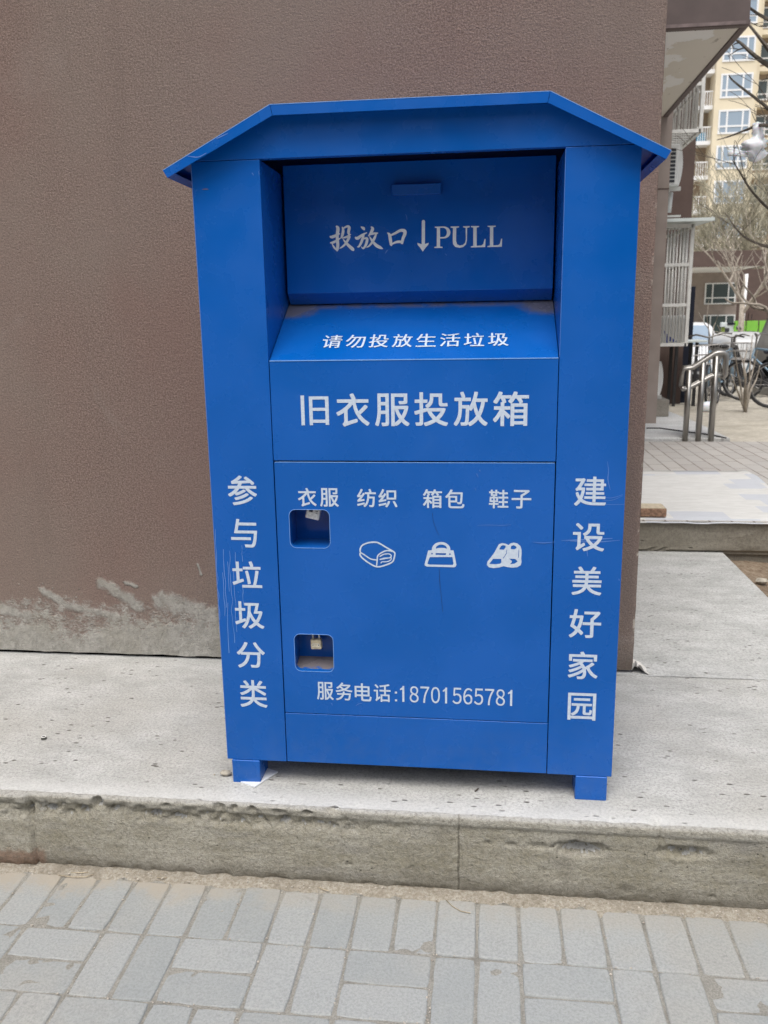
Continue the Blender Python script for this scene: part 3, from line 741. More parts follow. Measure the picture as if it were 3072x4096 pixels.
for i, ch in enumerate(dg_):
    a = x0 + i * p - .001; wd = .0236
    if ch == '1':      # a flagged stem
        zt, zb_ = .3060, .2605
        b.add([dd(a + .0085, zb_), dd(a + .0140, zb_), dd(a + .0140, zt), dd(a + .0098, zt), dd(a + .0085, zt - .004), dd(a + .0025, zt - .0085), dd(a + .0025, zt - .0125), dd(a + .0085, zt - .0105)], [tuple(range(8))])
    else: put(b, chr(0xFF10 + int(ch)), a, a + wd, .2600, .3065, dd, .012)
b.build('lettering', M_LETTER, door); b = MB()
# pictograms, drawn in the pixel frame of the photograph's door and laid on the door
dmap = lambda zx, zy: aty(1400 + zx * .45208, 2120 + zy * .45208, 0)
def stroke(pts, fn, lift=0):
    L = []; Rr = []
    n = len(pts)
    for i, (x, y, wd) in enumerate(pts):
        ax, ay, _ = pts[max(0, i - 1)]; bx, by, _ = pts[min(n - 1, i + 1)]
        dx, dy = bx - ax, by - ay; l = math.hypot(dx, dy) or 1; nx, ny = -dy / l * wd / 2, dx / l * wd / 2
        L.append((x + nx, y + ny)); Rr.append((x - nx, y - ny))
    vs = [fn(*q) for q in L] + [fn(*q) for q in Rr]
    return [v + Vector((0, lift, 0)) for v in vs], [(i, i + 1, n + i + 1, n + i) for i in range(n - 1)]
def smooth_pts(pts, k=5):
    if len(pts) < 3: return pts
    out = []
    for i in range(len(pts) - 1):
        P = [pts[max(0, i - 1)], pts[i], pts[i + 1], pts[min(len(pts) - 1, i + 2)]]
        for j in range(k):
            t = j / k
            out.append(tuple(.5 * (2 * P[1][c] + (P[2][c] - P[0][c]) * t + (2 * P[0][c] - 5 * P[1][c] + 4 * P[2][c] - P[3][c]) * t * t + (3 * P[1][c] - P[0][c] - 3 * P[2][c] + P[3][c]) * t ** 3) for c in range(len(P[0]))))
    out.append(pts[-1]); return out
LIFT = [0.0]
def st_(mb, pts, wd, fn, sm=True):
    LIFT[0] -= .00002
    q = [(x, y, wd) for x, y in pts] if wd else pts
    vs, fs = stroke(smooth_pts(q) if sm else q, fn, LIFT[0]); mb.add(vs, fs)
ic = MB(); dI = lambda x, y: dmap(x, y) + Vector((0, .0004, 0))
st_(ic, [(92, 200), (90, 170), (110, 135), (165, 113), (225, 108), (262, 120), (330, 160), (375, 185), (396, 205), (392, 240), (375, 282), (310, 312), (240, 326), (180, 300), (120, 258), (90, 225), (92, 200)], 13, dI)
st_(ic, [(94, 200), (130, 222), (180, 255), (232, 265), (243, 262)], 11, dI)
st_(ic, [(235, 320), (240, 270), (248, 225), (290, 195), (330, 182), (378, 190)], 12, dI)
st_(ic, [(262, 235), (300, 215), (345, 212), (365, 228), (350, 246), (300, 250), (262, 262)], 10, dI)
st_(ic, [(262, 262), (330, 250), (362, 245), (360, 265), (330, 280), (285, 282), (272, 295)], 9, dI)
ic.build('pictogram', M_LETTER, door); ic = MB()
L2 = lambda pts: [(dmap(x, y).x, dmap(x, y).z) for x, y in pts]
def arc(cx, cy, rx_, ry, a0, a1, n=14): return [(cx + rx_ * math.cos(R(a0 + (a1 - a0) * k / n)), cy + ry * math.sin(R(a0 + (a1 - a0) * k / n))) for k in range(n + 1)]
add_shape(ic, [L2([(692, 180), (724, 180)] + arc(806, 172, 82, 66, 180, 360) + [(888, 180), (916, 180), (942, 308), (934, 326), (920, 330), (680, 324), (662, 316), (660, 302)]),
               L2([(706, 240), (906, 240), (916, 296), (908, 310), (700, 306), (684, 298)]),
               L2([(760, 166)] + arc(808, 166, 50, 37, 195, 345) + [(858, 166), (836, 160), (808, 158), (780, 160)]),
               L2([(757, 205), (852, 206), (846, 222), (757, 220)]), L2([(719, 204), (732, 204), (732, 216), (719, 216)]), L2([(878, 208), (890, 208), (890, 221), (878, 221)])], lambda v: Vector((v.x, .0004, v.y)))
ic.build('pictogram', M_LETTER, door); ic = MB()
add_shape(ic, [L2([(1304, 150), (1318, 126), (1345, 116), (1375, 120), (1402, 134), (1420, 118), (1448, 112), (1480, 118), (1508, 142), (1518, 178), (1518, 215), (1514, 250), (1518, 285), (1510, 312), (1480, 330), (1430, 334), (1390, 328), (1360, 320), (1320, 332), (1270, 338), (1228, 330), (1210, 308), (1216, 280), (1248, 240), (1280, 195)]),
               L2([(1320, 172), (1336, 142), (1352, 134), (1374, 138), (1378, 152), (1362, 174)]), L2([(1422, 168), (1426, 142), (1448, 134), (1472, 148), (1474, 160), (1452, 172)]),
               L2([(1232, 300), (1266, 256), (1338, 256), (1340, 285), (1330, 298), (1290, 303)]), L2([(1408, 254), (1462, 256), (1484, 280), (1455, 298), (1412, 304), (1428, 292), (1432, 275)]),
               L2([(1386, 172), (1390, 178), (1386, 210), (1372, 232), (1356, 254), (1354, 248), (1368, 228), (1382, 205)]), L2([(1492, 172), (1496, 172), (1496, 215), (1492, 246), (1487, 246), (1490, 210)])], lambda v: Vector((v.x, .0004, v.y)))
ic.build('pictogram', M_LETTER, door)
# chute line
cp0 = Vector((0, .0012, ZL - .0008)); cs = Vector((0, YC2 + .01, ZC2 + .0050)) - cp0; cn = Vector((1, 0, 0)).cross(cs).normalized()
if cn.z < 0: cn = -cn
def onchute(u, v):
    d = ray(u, v); return CAM + d * ((cp0 - CAM).dot(cn) / d.dot(cn))
ca, cb = onchute(1291, 1366), onchute(2034, 1360)
ct, cbm = onchute(1400, 1341), onchute(1400, 1392)
T0 = (cbm - cp0).length * 0 + (cbm.y - cp0.y) / cs.y; T1 = (ct.y - cp0.y) / cs.y
b = MB(); line(b, '请勿投放生活垃圾', ca.x, cb.x, T0, T1, lambda x, t: Vector((x, 0, 0)) + cp0 * 1 + cs * t + cn * .0011 - Vector((cp0.x, 0, 0)), .0500, .014)
b.build('lettering', M_LETTER, chute)
# flap: brush characters, arrow, serif word
b = MB(); fm = lambda zx, zy: aty(1300 + zx * .45208, 860 + zy * .45208, YF - .0006)
for st in (
    [(42, 188, 8), (62, 194, 20), (100, 180, 17), (132, 164, 6)], [(97, 98, 10), (114, 118, 22), (108, 190, 21), (113, 260, 21), (110, 302, 18), (106, 322, 3)], [(60, 250, 4), (80, 285, 13), (106, 312, 10)],
    [(45, 246, 8), (75, 242, 17), (110, 222, 13), (138, 203, 5)], [(152, 104, 6), (161, 138, 18), (152, 182, 17), (140, 206, 5)], [(152, 124, 8), (196, 101, 15), (214, 112, 20), (208, 150, 19), (213, 170, 13), (230, 172, 4)],
    [(150, 206, 6), (185, 196, 14), (213, 190, 20), (203, 220, 17), (180, 256, 15), (150, 284, 11), (128, 296, 4)], [(160, 214, 6), (185, 245, 15), (215, 276, 21), (246, 304, 21), (254, 318, 5)],
    [(316, 104, 5), (340, 118, 20), (350, 134, 8)], [(266, 196, 10), (288, 206, 22), (330, 176, 15), (372, 156, 6)], [(346, 162, 8), (336, 200, 17), (320, 245, 17), (300, 278, 13), (284, 281, 4)],
    [(330, 216, 6), (364, 205, 15), (373, 220, 18), (361, 265, 17), (338, 296, 11), (322, 280, 4)], [(406, 102, 6), (421, 122, 21), (405, 160, 17), (382, 188, 5)], [(392, 178, 5), (430, 164, 15), (470, 160, 7)],
    [(456, 160, 8), (440, 200, 17), (415, 245, 15), (390, 274, 11), (366, 287, 4)], [(393, 188, 5), (415, 225, 15), (450, 265, 21), (488, 288, 20), (514, 299, 4)],
    [(551, 156, 5), (570, 174, 19), (579, 220, 21), (585, 262, 18), (582, 273, 6)], [(568, 186, 10), (620, 162, 16), (668, 137, 19), (703, 142, 24), (706, 168, 22), (690, 208, 20), (680, 256, 16)], [(586, 262, 8), (630, 240, 16), (672, 238, 17), (686, 256, 10)]):
    st_(b, [(x, y, wd * 1.32) for x, y, wd in st], None, fm)
b.build('lettering', M_CREAM, flap); b = MB()
fl2 = lambda pts: [(fm(x, y).x, fm(x, y).z) for x, y in pts]
fv = lambda v: Vector((v.x, YF - .0006, v.y))
add_shape(b, [fl2([(856, 56), (860, 46), (870, 43), (880, 46), (885, 56), (884, 256), (918, 246), (914, 262), (890, 290), (866, 324), (842, 290), (818, 262), (818, 246), (855, 258)])], fv)
b.build('arrow', M_CREAM, flap); b = MB()
add_shape(b, [fl2([(972, 103), (1050, 101)] + arc(1052, 154, 58, 53, -90, 90, 12)[0:] + [(1018, 208), (1018, 278), (1040, 282), (1040, 291), (968, 292), (968, 283), (988, 278), (990, 116), (972, 112)]),
              fl2([(1018, 113), (1045, 112)] + arc(1046, 154, 32, 41, -90, 90, 12) + [(1018, 196)])], fv)
add_shape(b, [fl2([(1112, 101), (1186, 100), (1186, 110), (1162, 115), (1160, 230), (1168, 258), (1192, 270), (1222, 264), (1240, 245), (1246, 215), (1244, 115), (1222, 109), (1222, 99), (1280, 98), (1280, 108), (1258, 114), (1256, 225), (1246, 262), (1222, 284), (1188, 290), (1152, 282), (1132, 256), (1130, 225), (1132, 116), (1112, 111)])], fv)
for dx, dy in ((0, 0), (147, -3)):
    add_shape(b, [fl2([(x + dx, y + dy) for x, y in ((1292, 98), (1364, 97), (1364, 106), (1342, 111), (1342, 272), (1384, 270), (1400, 256), (1412, 212), (1421, 212), (1417, 284), (1290, 287), (1290, 278), (1312, 272), (1312, 112), (1292, 107))])], fv)
b.build('lettering', M_CREAM, flap)
bpy.data.objects.remove(FO)

# scuffs, drips and scratches on the paint
def ribbon(name, mat, par, strokes, plane=0.0):
    for st in strokes:
        st = [(x, y, wd * .6) for x, y, wd in st]; b = MB(); vs, fs = stroke(smooth_pts(st, 4), lambda x, y: aty(x, y, plane - .0004), 0); b.add(vs, fs)
        b.build(name, mat, par)
r5 = lambda q: [(800 + x * .5425, 2400 + y * .5425, wd) for x, y, wd in q]
r3 = lambda q: [(800 + x * .5425, 1400 + y * .5425, wd) for x, y, wd in q]
r4 = lambda q: [(1600 + x * .60277, 1400 + y * .60277, wd) for x, y, wd in q]
dr = []
for x0, y0, y1, wob in ((108, 1320, 1990, 10), (165, 1470, 1900, 8), (205, 1480, 2160, 14), (250, 1490, 1640, 6), (300, 1440, 1560, 5), (190, 1560, 1780, 6), (230, 1620, 2080, 9), (290, 1740, 1880, 8), (150, 1640, 1960, 7)):
    n = max(4, int((y1 - y0) / 60))
    dr.append(r3([(x0 + (y0 + (y1 - y0) * i / n - 1320) * .055 + rnd.uniform(-wob, wob) * .5, y0 + (y1 - y0) * i / n, rnd.uniform(1.3, 2.6)) for i in range(n + 1)]))
dr.append(r5([(205, 20, 2), (203, 150, 2), (207, 260, 2.4), (214, 392, 3)]))
ribbon('paint_drip', M_DRIP, side[0], dr)
ribbon('scuff', M_SCUFF_GLINT, side[1], [r4([(1070, 1264, 2), (1150, 1262, 8), (1290, 1256, 10), (1410, 1250, 4)]), r4([(1130, 1268, 2), (1300, 1274, 7), (1460, 1262, 2)]), r4([(1345, 1022, 3), (1400, 1026, 3), (1490, 1024, 2)]),
                                   r4([(1330, 970, 2), (1400, 982, 3), (1478, 960, 2)]), r4([(1340, 1000, 1.5), (1410, 996, 2.5), (1476, 968, 1.5)]), r4([(1376, 740, 2), (1384, 800, 4), (1380, 860, 5), (1396, 930, 2)]),
                                   r4([(1240, 1330, 5), (1246, 1370, 2)]), r4([(1452, 1518, 4), (1456, 1530, 4)])])
ribbon('scratch', M_SCUFF_GLINT, door, [r4([(512, 1164, 2), (590, 1161, 3.2), (680, 1164, 3), (738, 1157, 2)]), r4([(880, 1274, 2), (950, 1280, 6), (1026, 1274, 3)]), r4([(508, 820, 5), (520, 845, 2)]), r4([(527, 795, 5), (533, 805, 4)]),
                                  r4([(498, 915, 3), (505, 935, 2)]), r5([(1150, 780, 2), (1170, 766, 3), (1195, 762, 2)]), r5([(970, 760, 5), (976, 778, 2)])])
ribbon('scratch', M_CRACK, door, [r4([(215, 1080, 1.6), (222, 1140, 1.8), (240, 1190, 1.5), (258, 1228, 1)]), r4([(260, 1452, 1.6), (264, 1540, 3), (270, 1600, 1.6), (276, 1660, 2), (284, 1738, 2)])])
r1 = lambda q: [(600 + x * .66305, 300 + y * .66305, wd) for x, y, wd in q]
ribbon('scuff', M_SCUFF_GLINT, roof, [r1([(225, 488, 3), (270, 495, 7), (300, 492, 6), (340, 470, 3)]), r1([(400, 385, 4), (430, 370, 7), (470, 352, 3)])], Y0 - .0013)
ribbon('scuff', M_SCUFF_GLINT, side[0], [r1([(615, 590, 6), (625, 605, 4)]), r1([(655, 580, 3), (658, 600, 3)])])
ribbon('scuff', M_SCUFF_GLINT, flap, [[(1622, 856, 2), (1627, 868, 3.5), (1628, 882, 2)], [(1541, 1014, 4), (1547, 1004, 6), (1553, 998, 3)], [(1780, 1015, 3), (1787, 1021, 5)]], YF)
ribbon('rust_spot', plain('rust', (.18, .11, .09), .8), side[0], [r1([(315, 690, 3), (335, 688, 6), (352, 690, 3)])])

# ------------------------------------------------------------------ padlocks
def padlock(label, mat, cpx, cpy, wd, ht, tilt, plate):
    c = aty(cpx, cpy, .038); t = thing('padlock', label, 'padlock', c)
    M = Matrix.Rotation(R(tilt), 3, 'Y')
    MB().cbox(c, wd, .016, ht, M).build('lock_body', mat, t, bevel=.004, seg=3)
    q = [c + M @ Vector((-wd * .28, 0, ht / 2 - .002)), c + M @ Vector((-wd * .28, 0, ht / 2 + .02)), c + M @ Vector((-wd * .15, 0, ht / 2 + .03)), c + M @ Vector((wd * .15, 0, ht / 2 + .03)), c + M @ Vector((wd * .28, 0, ht / 2 + .02)), c + M @ Vector((wd * .28, 0, ht / 2 - .002))]
    MB().tube(q, .0026, 8).build('shackle', M_SILVER, t, smooth=True)
    if plate:
        pc = c + Vector((0, -.0084, -.001)); rr = [(pc.x + .0115 * math.copysign(abs(math.cos(a)) ** .7, math.cos(a)), pc.z + .0058 * math.copysign(abs(math.sin(a)) ** .7, math.sin(a))) for a in [2 * math.pi * k / 24 for k in range(24)]]
        pl = MB().prism_y(rr, pc.y - .0012, pc.y + .0008).build('keyhole_plate', M_PLATE, t)
        k_ = MB()
        for dx in (-.0078, .0078): k_.prism_y([(pc.x + dx + .0013 * math.cos(2 * math.pi * j / 10), pc.z + .0013 * math.sin(2 * math.pi * j / 10)) for j in range(10)], pc.y - .0016, pc.y)
        k_.build('rivet', M_SLOT, pl)
        MB().ring((pc.x, pc.y - .0012, pc.z), (0, 1, 0), .0026, .0006, 14, 5).build('keyhole', M_BRASS, pl)
    else:
        pc = c + M @ Vector((-.006, -.0086, .008)); MB().cbox(pc, .009, .002, .011, M).build('keyhole', M_SLOT, t)
        b = MB()
        for k in range(3): b.cbox(c + M @ Vector((.009, -.0084, .012 - .005 * k)), .009 - .002 * k, .0012, .0012, M)
        b.build('engraving', M_SLOT, t)
    return t
padlock('brass padlock with oval keyhole plate in the lower lock hole of the bin', M_BRASS, 1266, 2574, .0305, .0290, -2, True)
padlock('dull silver padlock hanging askew in the upper lock hole of the bin', M_SILVER, 1254, 2050, .0375, .034, 13, False)

# ------------------------------------------------------------------ small things on the platform
p = atz(904, 3102, .0)
o = MB().blob((0, 0, .008), .013, (1.25, .9, .62), 12, .35, 3).build('mortar_stone', M_STONE, smooth=True); o.location = p
tag(o, 'flat lump of mortar lying left of the bin\'s front foot', 'stone')
o = MB().blob((0, 0, .002), .003, (1.2, 1, .7), 7, .4, 5).build('pebble', M_STONE); o.location = atz(858, 3101, 0)
tag(o, 'tiny pebble beside the flat mortar lump left of the bin', 'pebble')
F, Rr, Lf = atz(1019, 3147, .004), atz(1112, 3086, .006), atz(962, 3127, .003)
b = MB(); Bk = F + (Rr - F) + (Lf - F) * 1.0
b.add([F, Rr, Bk, Lf], [(0, 1, 2, 3)]); dn = Vector((0, 0, -.0038))
b.add([F, Rr, Rr + dn, F + dn], [(3, 2, 1, 0)]); b.add([Lf, F, F + dn, Lf + dn], [(3, 2, 1, 0)])
tag(b.build('paper_card', M_PAPER), 'white folded card caught under the bin\'s front foot', 'card')
p = atz(176, 2957, .0)
b = MB(); n = 14
t = thing('bottle_cap', 'small dark metal cap on the pale concrete left of the bin', 'cap', p)
b.tube([p + Vector((0, 0, .0005)), p + Vector((0, 0, .009))], [.0088, .0076], 14, True); b.build('cap_side', plain('dark_metal', (.12, .12, .11), .4, .6), t, smooth=False)
MB().ring(p + Vector((0, 0, .009)), (0, 0, 1), .0066, .0012, 16, 5).build('rim', M_SILVER, t, smooth=True)
o = MB().tube([(0, 0, .002), (.006, .008, .003), (.009, .016, .002)], [.0022, .0026, .0015], 6).build('twig', M_BARK, smooth=True); o.location = atz(1900, 3168, 0)
tag(o, 'dark stub of twig under the bin between its front feet', 'twig')
for pts, lab in ((((232, 3500), (290, 3508), (340, 3508), (372, 3498)), 'long pale dry stem bent at the kerb foot'), (((285, 3490), (320, 3491), (355, 3489)), 'short pale dry stem just above a longer bent stem'),
                 (((628, 3510), (648, 3512), (668, 3511)), 'tiny dry stem on the tan dirt at the kerb foot'), (((1785, 3600), (1810, 3625), (1845, 3645), (1882, 3652)), 'thin curved dry stem lying on grey pavers'),
                 (((1275, 3550), (1295, 3558), (1315, 3564)), 'short straight dry stem on the top edge of pavers')):
    q = [atz(x, y, KZ + .004) for x, y in pts]; base_ = q[0].copy()
    o = MB().tube([v - base_ for v in q], .0011, 6).build('dry_stem', M_TWIG, smooth=True); o.location = base_; tag(o, lab, 'stem', 'dry stems along the kerb')

# ------------------------------------------------------------------ behind the corner: mat, brick, handrail
mt = [atz(2560, 1880, ZP), atz(2964, 1889, ZP), atz(3040, 1952, ZP), atz(3100, 1985, ZP)]
b = MB(); nx_ = 30
def matpt(u, v):
    y = YS - .012 + v * (4.06 - YS); xr = 2.04 - .10 * (v < 0) ; xr = 1.99 + .02 * math.sin(v * 9)
    x = .74 + u * (xr - .74)
    z = ZP + .006 + .004 * fbm(Vector((x * 4, y * 4, 2)), 3) + .006 * (u > .96)
    if v < .02: z = ZP + .002 - .012 * (1 + fbm(Vector((x * 5, 0, 7)), 3)) * .6; y -= .01
    return Vector((x, y, z))
b.grid([i / 60 for i in range(61)], [0, .015, .03, .06] + [.1 + .05 * i for i in range(19)], matpt)
o = b.build('floor_mat', M_MAT, smooth=True); sol = o.modifiers.new('thick', 'SOLIDIFY'); sol.thickness = .004
tag(o, 'pale mat with blue blocks spread over the step behind the wall corner', 'mat')
q = aty(2568, 2045, YS + .03)
b = MB().box(.98, 1.162, YS + .03, YS + .16, ZP + .012, ZP + .058)
t = tag(b.build('brick', M_BRICK, bevel=.005), 'weathered red brick weighing down the edge of the pale mat', 'brick')
b = MB().box(.99, 1.155, YS + .035, YS + .155, ZP + .0585, ZP + .0605); b.build('mortar_skin', M_BRICKTOP, t)
hr = thing('handrail', 'stainless steel handrail with sloping rails and three posts on brick paving', 'handrail', (2.03, 5.6, ZP))
yh = 5.6; PR = .024
posts = [(2745, 1765, 2776, 1480), (2797, 1765, 2810, 1450), (2848, 1765, 2865, 1425)]
tops = []
for (u0, v0, u1, v1) in posts:
    f0 = aty(u0 - 5, v0, yh); x = f0.x
    zt = aty(u1, v1, yh).z
    MB().tube([(x, yh, ZP), (x, yh, zt)], PR, 14).build('post', M_STEEL, hr, smooth=True); tops.append((x, zt))
b = MB(); xa, xb, xcc = tops[0][0], tops[1][0], tops[2][0]
top = [(xa - .06, yh, tops[0][1] - .14), (xa - .062, yh, tops[0][1] - .02), (xa - .045, yh, tops[0][1] + .012), (xa - .01, yh, tops[0][1] + .012), (xa + .03, yh, tops[0][1] + .02), (xcc - .02, yh, tops[2][1] + .02), (xcc + .01, yh, tops[2][1] + .028), (xcc + .055, yh, tops[2][1] + .03), (xcc + .078, yh, tops[2][1] + .012), (xcc + .082, yh, tops[2][1] - .03), (xcc + .082, yh, tops[2][1] - .16), (xcc + .06, yh, tops[2][1] - .19)]
b.tube(top, PR * .92, 12)
low = [(xa - .06, yh, tops[0][1] - .14), (xa - .045, yh, tops[0][1] - .165), (xa - .01, yh, tops[0][1] - .165), (xcc - .03, yh, tops[2][1] - .17), (xcc, yh, tops[2][1] - .165), (xcc + .055, yh, tops[2][1] - .165)]
b.build('top_rail', M_STEEL, hr, smooth=True)
MB().tube(low, PR * .8, 12).build('lower_rail', M_STEEL, hr, smooth=True)
# second rail of the pair just behind
hr2 = hr.copy(); COL.objects.link(hr2); hr2.location = (2.03 + .035, 5.60 + .16, ZP)
for ch in [c for c in hr.children]:
    c = ch.copy(); COL.objects.link(c); c.parent = hr2
hr['group'] = hr2['group'] = 'stainless handrails'; hr2['label'] = 'second stainless handrail, standing just behind the nearer three-post handrail'
cb = MB(); cb.tube([atz(2585, 1712, .215), atz(2640, 1712, .212), atz(2740, 1726, .212), atz(2850, 1740, .212), atz(2905, 1752, .212)], .006, 6)
tag(cb.build('cable', M_BLACK, smooth=True), 'thin dark cable lying across the bright concrete by the handrail', 'cable')

# window cages, air conditioners, pipe on the side wall
def cage(label, y0, y1, x0, x1, z0, z1, n, roofed, group):
    t = thing('window_cage', label, 'window cage', (x0, (y0 + y1) / 2, z0), group)
    f = MB(); r = .016
    for y in (y0, y1):
        for z in (z0, z1): f.box(x0, x1, y - r, y + r, z - r, z + r)
        f.box(x1 - r, x1 + r, y - r, y + r, z0 - r, z1 + r); f.box(x0, x0 + r, y - r, y + r, z0 + r, z1 - r)
    for z in (z0, z1): f.box(x1 - r, x1 + r, y0 + r, y1 - r, z - r, z + r)
    for z in ([z0 + (z1 - z0) * q for q in ((.34, .68) if roofed else (.25, .75))]):
        f.box(x0, x1 - r, y0 - r * .7, y0 + r * .7, z - r, z + r); f.box(x1 - r * .7, x1 + r * .7, y0 + r, y1 - r, z - r, z + r)
    f.build('frame', M_CAGE, t)
    for k in range(n):
        x = x0 + (x1 - x0) * (k + .5) / n
        MB().tube([(x, y0, z0), (x, y0, z1)], .008, 6).build('bar', M_CAGE, t, smooth=True)
    m_ = int((y1 - y0) / .11)
    for k in range(m_):
        y = y0 + (y1 - y0) * (k + .5) / m_
        MB().tube([(x1, y, z0), (x1, y, z1)], .008, 6).build('bar', M_CAGE, t, smooth=True)
    b = MB()
    for k in range(m_):
        y = y0 + (y1 - y0) * (k + .5) / m_; b.tube([(x0, y, z0), (x1, y, z0)], .008, 6)
    b.build('floor_grid', M_CAGE, t, smooth=True)
    if roofed:
        b = MB().prism_x([(y0 - .14, z1 + .03), (y1 + .05, z1 + .075), (y1 + .05, z1 + .095), (y0 - .14, z1 + .06)], x0, x1 + .17)
        b.build('roof_sheet', M_ZINC, t)
    return t
ycg = 7.0
pL, pR, pT = aty(2641, 1383, ycg), aty(2748, 1378, ycg), aty(2700, 905, ycg)
cage('lower pale barred window cage with sheet metal roof beside the brown corner', ycg, ycg + 1.1, XW2, aty(2757, 1150, ycg).x, pR.z, pT.z, 10, True, 'barred window cages')
ycu = 7.15
pb = aty(2700, 527, ycu)
cage('upper grey barred window cage half hidden by the canopy', ycu, ycu + 1.3, XW2, aty(2806, 450, ycu).x, pb.z, pb.z + 1.7, 11, False, 'barred window cages')
# boxed goods inside the lower cage
gx = aty(2744, 1300, ycg + .25).x
t = thing('appliance', 'white ribbed appliance with blue mark inside the lower window cage', 'appliance', (2.1, ycg + .3, pR.z))
b = MB().box(XW2 + .03, gx - .02, ycg + .12, ycg + .5, pR.z + .02, aty(2700, 1262, ycg + .12).z)
bd = b.build('casing', M_WHITE, t, bevel=.01)
b = MB(); zt = aty(2700, 1262, ycg + .12).z
for k in range(16): z = pR.z + .04 + (zt - pR.z - .06) * k / 16; b.box(XW2 + .05, gx - .035, ycg + .112, ycg + .12, z, z + .01)
b.build('rib', M_WHITE, bd)
mk = plain('blue_mark', (.03, .06, .30), .5); b = MB(); ymk = ycg + .108
for tri in (((2656, 1322), (2670, 1338), (2671, 1376), (2667, 1376)), ((2676, 1344), (2706, 1364), (2704, 1371), (2677, 1364))):
    q = [aty(x, y, ymk) for x, y in tri]; b.add(q + [v + Vector((0, .004, 0)) for v in q], [(0, 1, 2, 3), (7, 6, 5, 4)])
b.build('blue_mark', mk, bd)
ya = 7.5
a0, a1 = aty(2690, 576, ya), aty(2690, 742, ya); ax1 = aty(2731, 660, ya).x
def ac_unit(label, x0, x1, y0, y1, z0, z1, loc):
    t = thing('air_conditioner', label, 'air conditioner', loc, 'outdoor air conditioners')
    c = MB().box(x0, x1 - .04, y0, y1, z0, z1).build('casing', M_WHITE, t, bevel=.012)
    n = 9; b = MB()
    for k in range(n):
        z = z0 + .03 + (z1 - z0 - .06) * k / n; b.box(x1 - .04 - (x1 - x0 - .04) * .47, x1 - .075, y0 - .006, y0 + .004, z, z + (z1 - z0) / n * .55)
    b.build('vent', M_SLOT, c)
    pr = []
    for k in range(13):
        s = k / 12; pr.append((x1 - .04 + .045 * (.35 + .65 * math.sin(math.pi * s) ** .8), z0 + (z1 - z0) * s))
    b = MB().prism_y([(x1 - .039, z0)] + pr + [(x1 - .039, z1)], y0 + .02, y1 - .02); b.build('fan_cover', M_WHITE, t)
    for yy in (y0 + .08, y1 - .12): MB().box(x0 - .02, x1 + .01, yy, yy + .04, z0 - .04, z0 - .001).build('bracket', M_CAGE, t)
    return t
ac_unit('outdoor air conditioner with dark vent slots, bracketed high on the side wall', XW2 + .01, ax1, ya, ya + .8, a1.z, a0.z, (XW2, ya, a1.z))
yb = 7.3
c0, c1 = aty(2640, 1447, yb), aty(2640, 1583, yb)
ac_unit('outdoor air conditioner standing low on a concrete block', XW2 + .01, aty(2652, 1520, yb).x, yb, yb + .75, c1.z, c0.z, (XW2, yb, c1.z))
b = MB().box(XW2 - .1, aty(2677, 1605, yb).x, yb - .02, yb + .8, .2045, c1.z - .041)
tag(b.build('concrete_block', concrete('block_concrete', (.26, .24, .21), (.33, .31, .27), (.22, .2, .18)), bevel=.01), 'grey concrete block carrying the lower air conditioner', 'block')
q0 = aty(2682, 770, 7.7); q1 = aty(2676, 850, 7.7)
tag(MB().tube([(q0.x, 7.7, q0.z), (q0.x - .01, 7.7, q1.z)], .028, 10).build('drain_pipe', M_WHITE, smooth=True), 'short white drain pipe below the high air conditioner', 'pipe')
tag(MB().box(XW2, aty(2722, 860, 7.7).x, 7.68, 7.72, aty(2700, 868, 7.7).z, aty(2700, 861, 7.7).z).build('wall_bracket', M_CAGE), 'thin pale bracket jutting from the side wall above the roofed cage', 'bracket')

# ------------------------------------------------------------------ yard: navy cabinet, bikes, cars, fence
yn = 11.2
n0, n1 = aty(2763, 1146, yn), aty(2795, 1146, yn)
t = thing('cabinet', 'tall narrow navy cabinet beside the dark brown wall end', 'cabinet', (n0.x, yn, GZ(yn)))
MB().box(n0.x - .3, n1.x - .04, yn, yn + .5, GZ(yn) - .02, n0.z).build('carcass', M_NAVY, t, bevel=.01)
MB().box(n0.x - .3, n1.x - .05, yn - .015, yn - .001, GZ(yn) + .1, n0.z - .03).build('door_leaf', M_NAVY, t, bevel=.004)
s0 = aty(2745, 1362, 10.2); s1 = aty(2832, 1366, 10.2)
t = thing('bench_table', 'low pale board on dark legs before the navy cabinet', 'table', ((s0.x + s1.x) / 2, 10.4, GZ(10.4)))
MB().box(s0.x - .2, s1.x, 10.2, 10.75, s0.z - .03, s0.z).build('table_top', M_ZINC, t, bevel=.006)
for x, y in ((s0.x - .1, 10.3), (s1.x - .12, 10.3), (s0.x - .1, 10.65), (s1.x - .12, 10.65)):
    MB().box(x - .02, x + .02, y - .02, y + .02, GZ(y) - .03, s0.z - .0305).build('leg', M_BLACK, t)

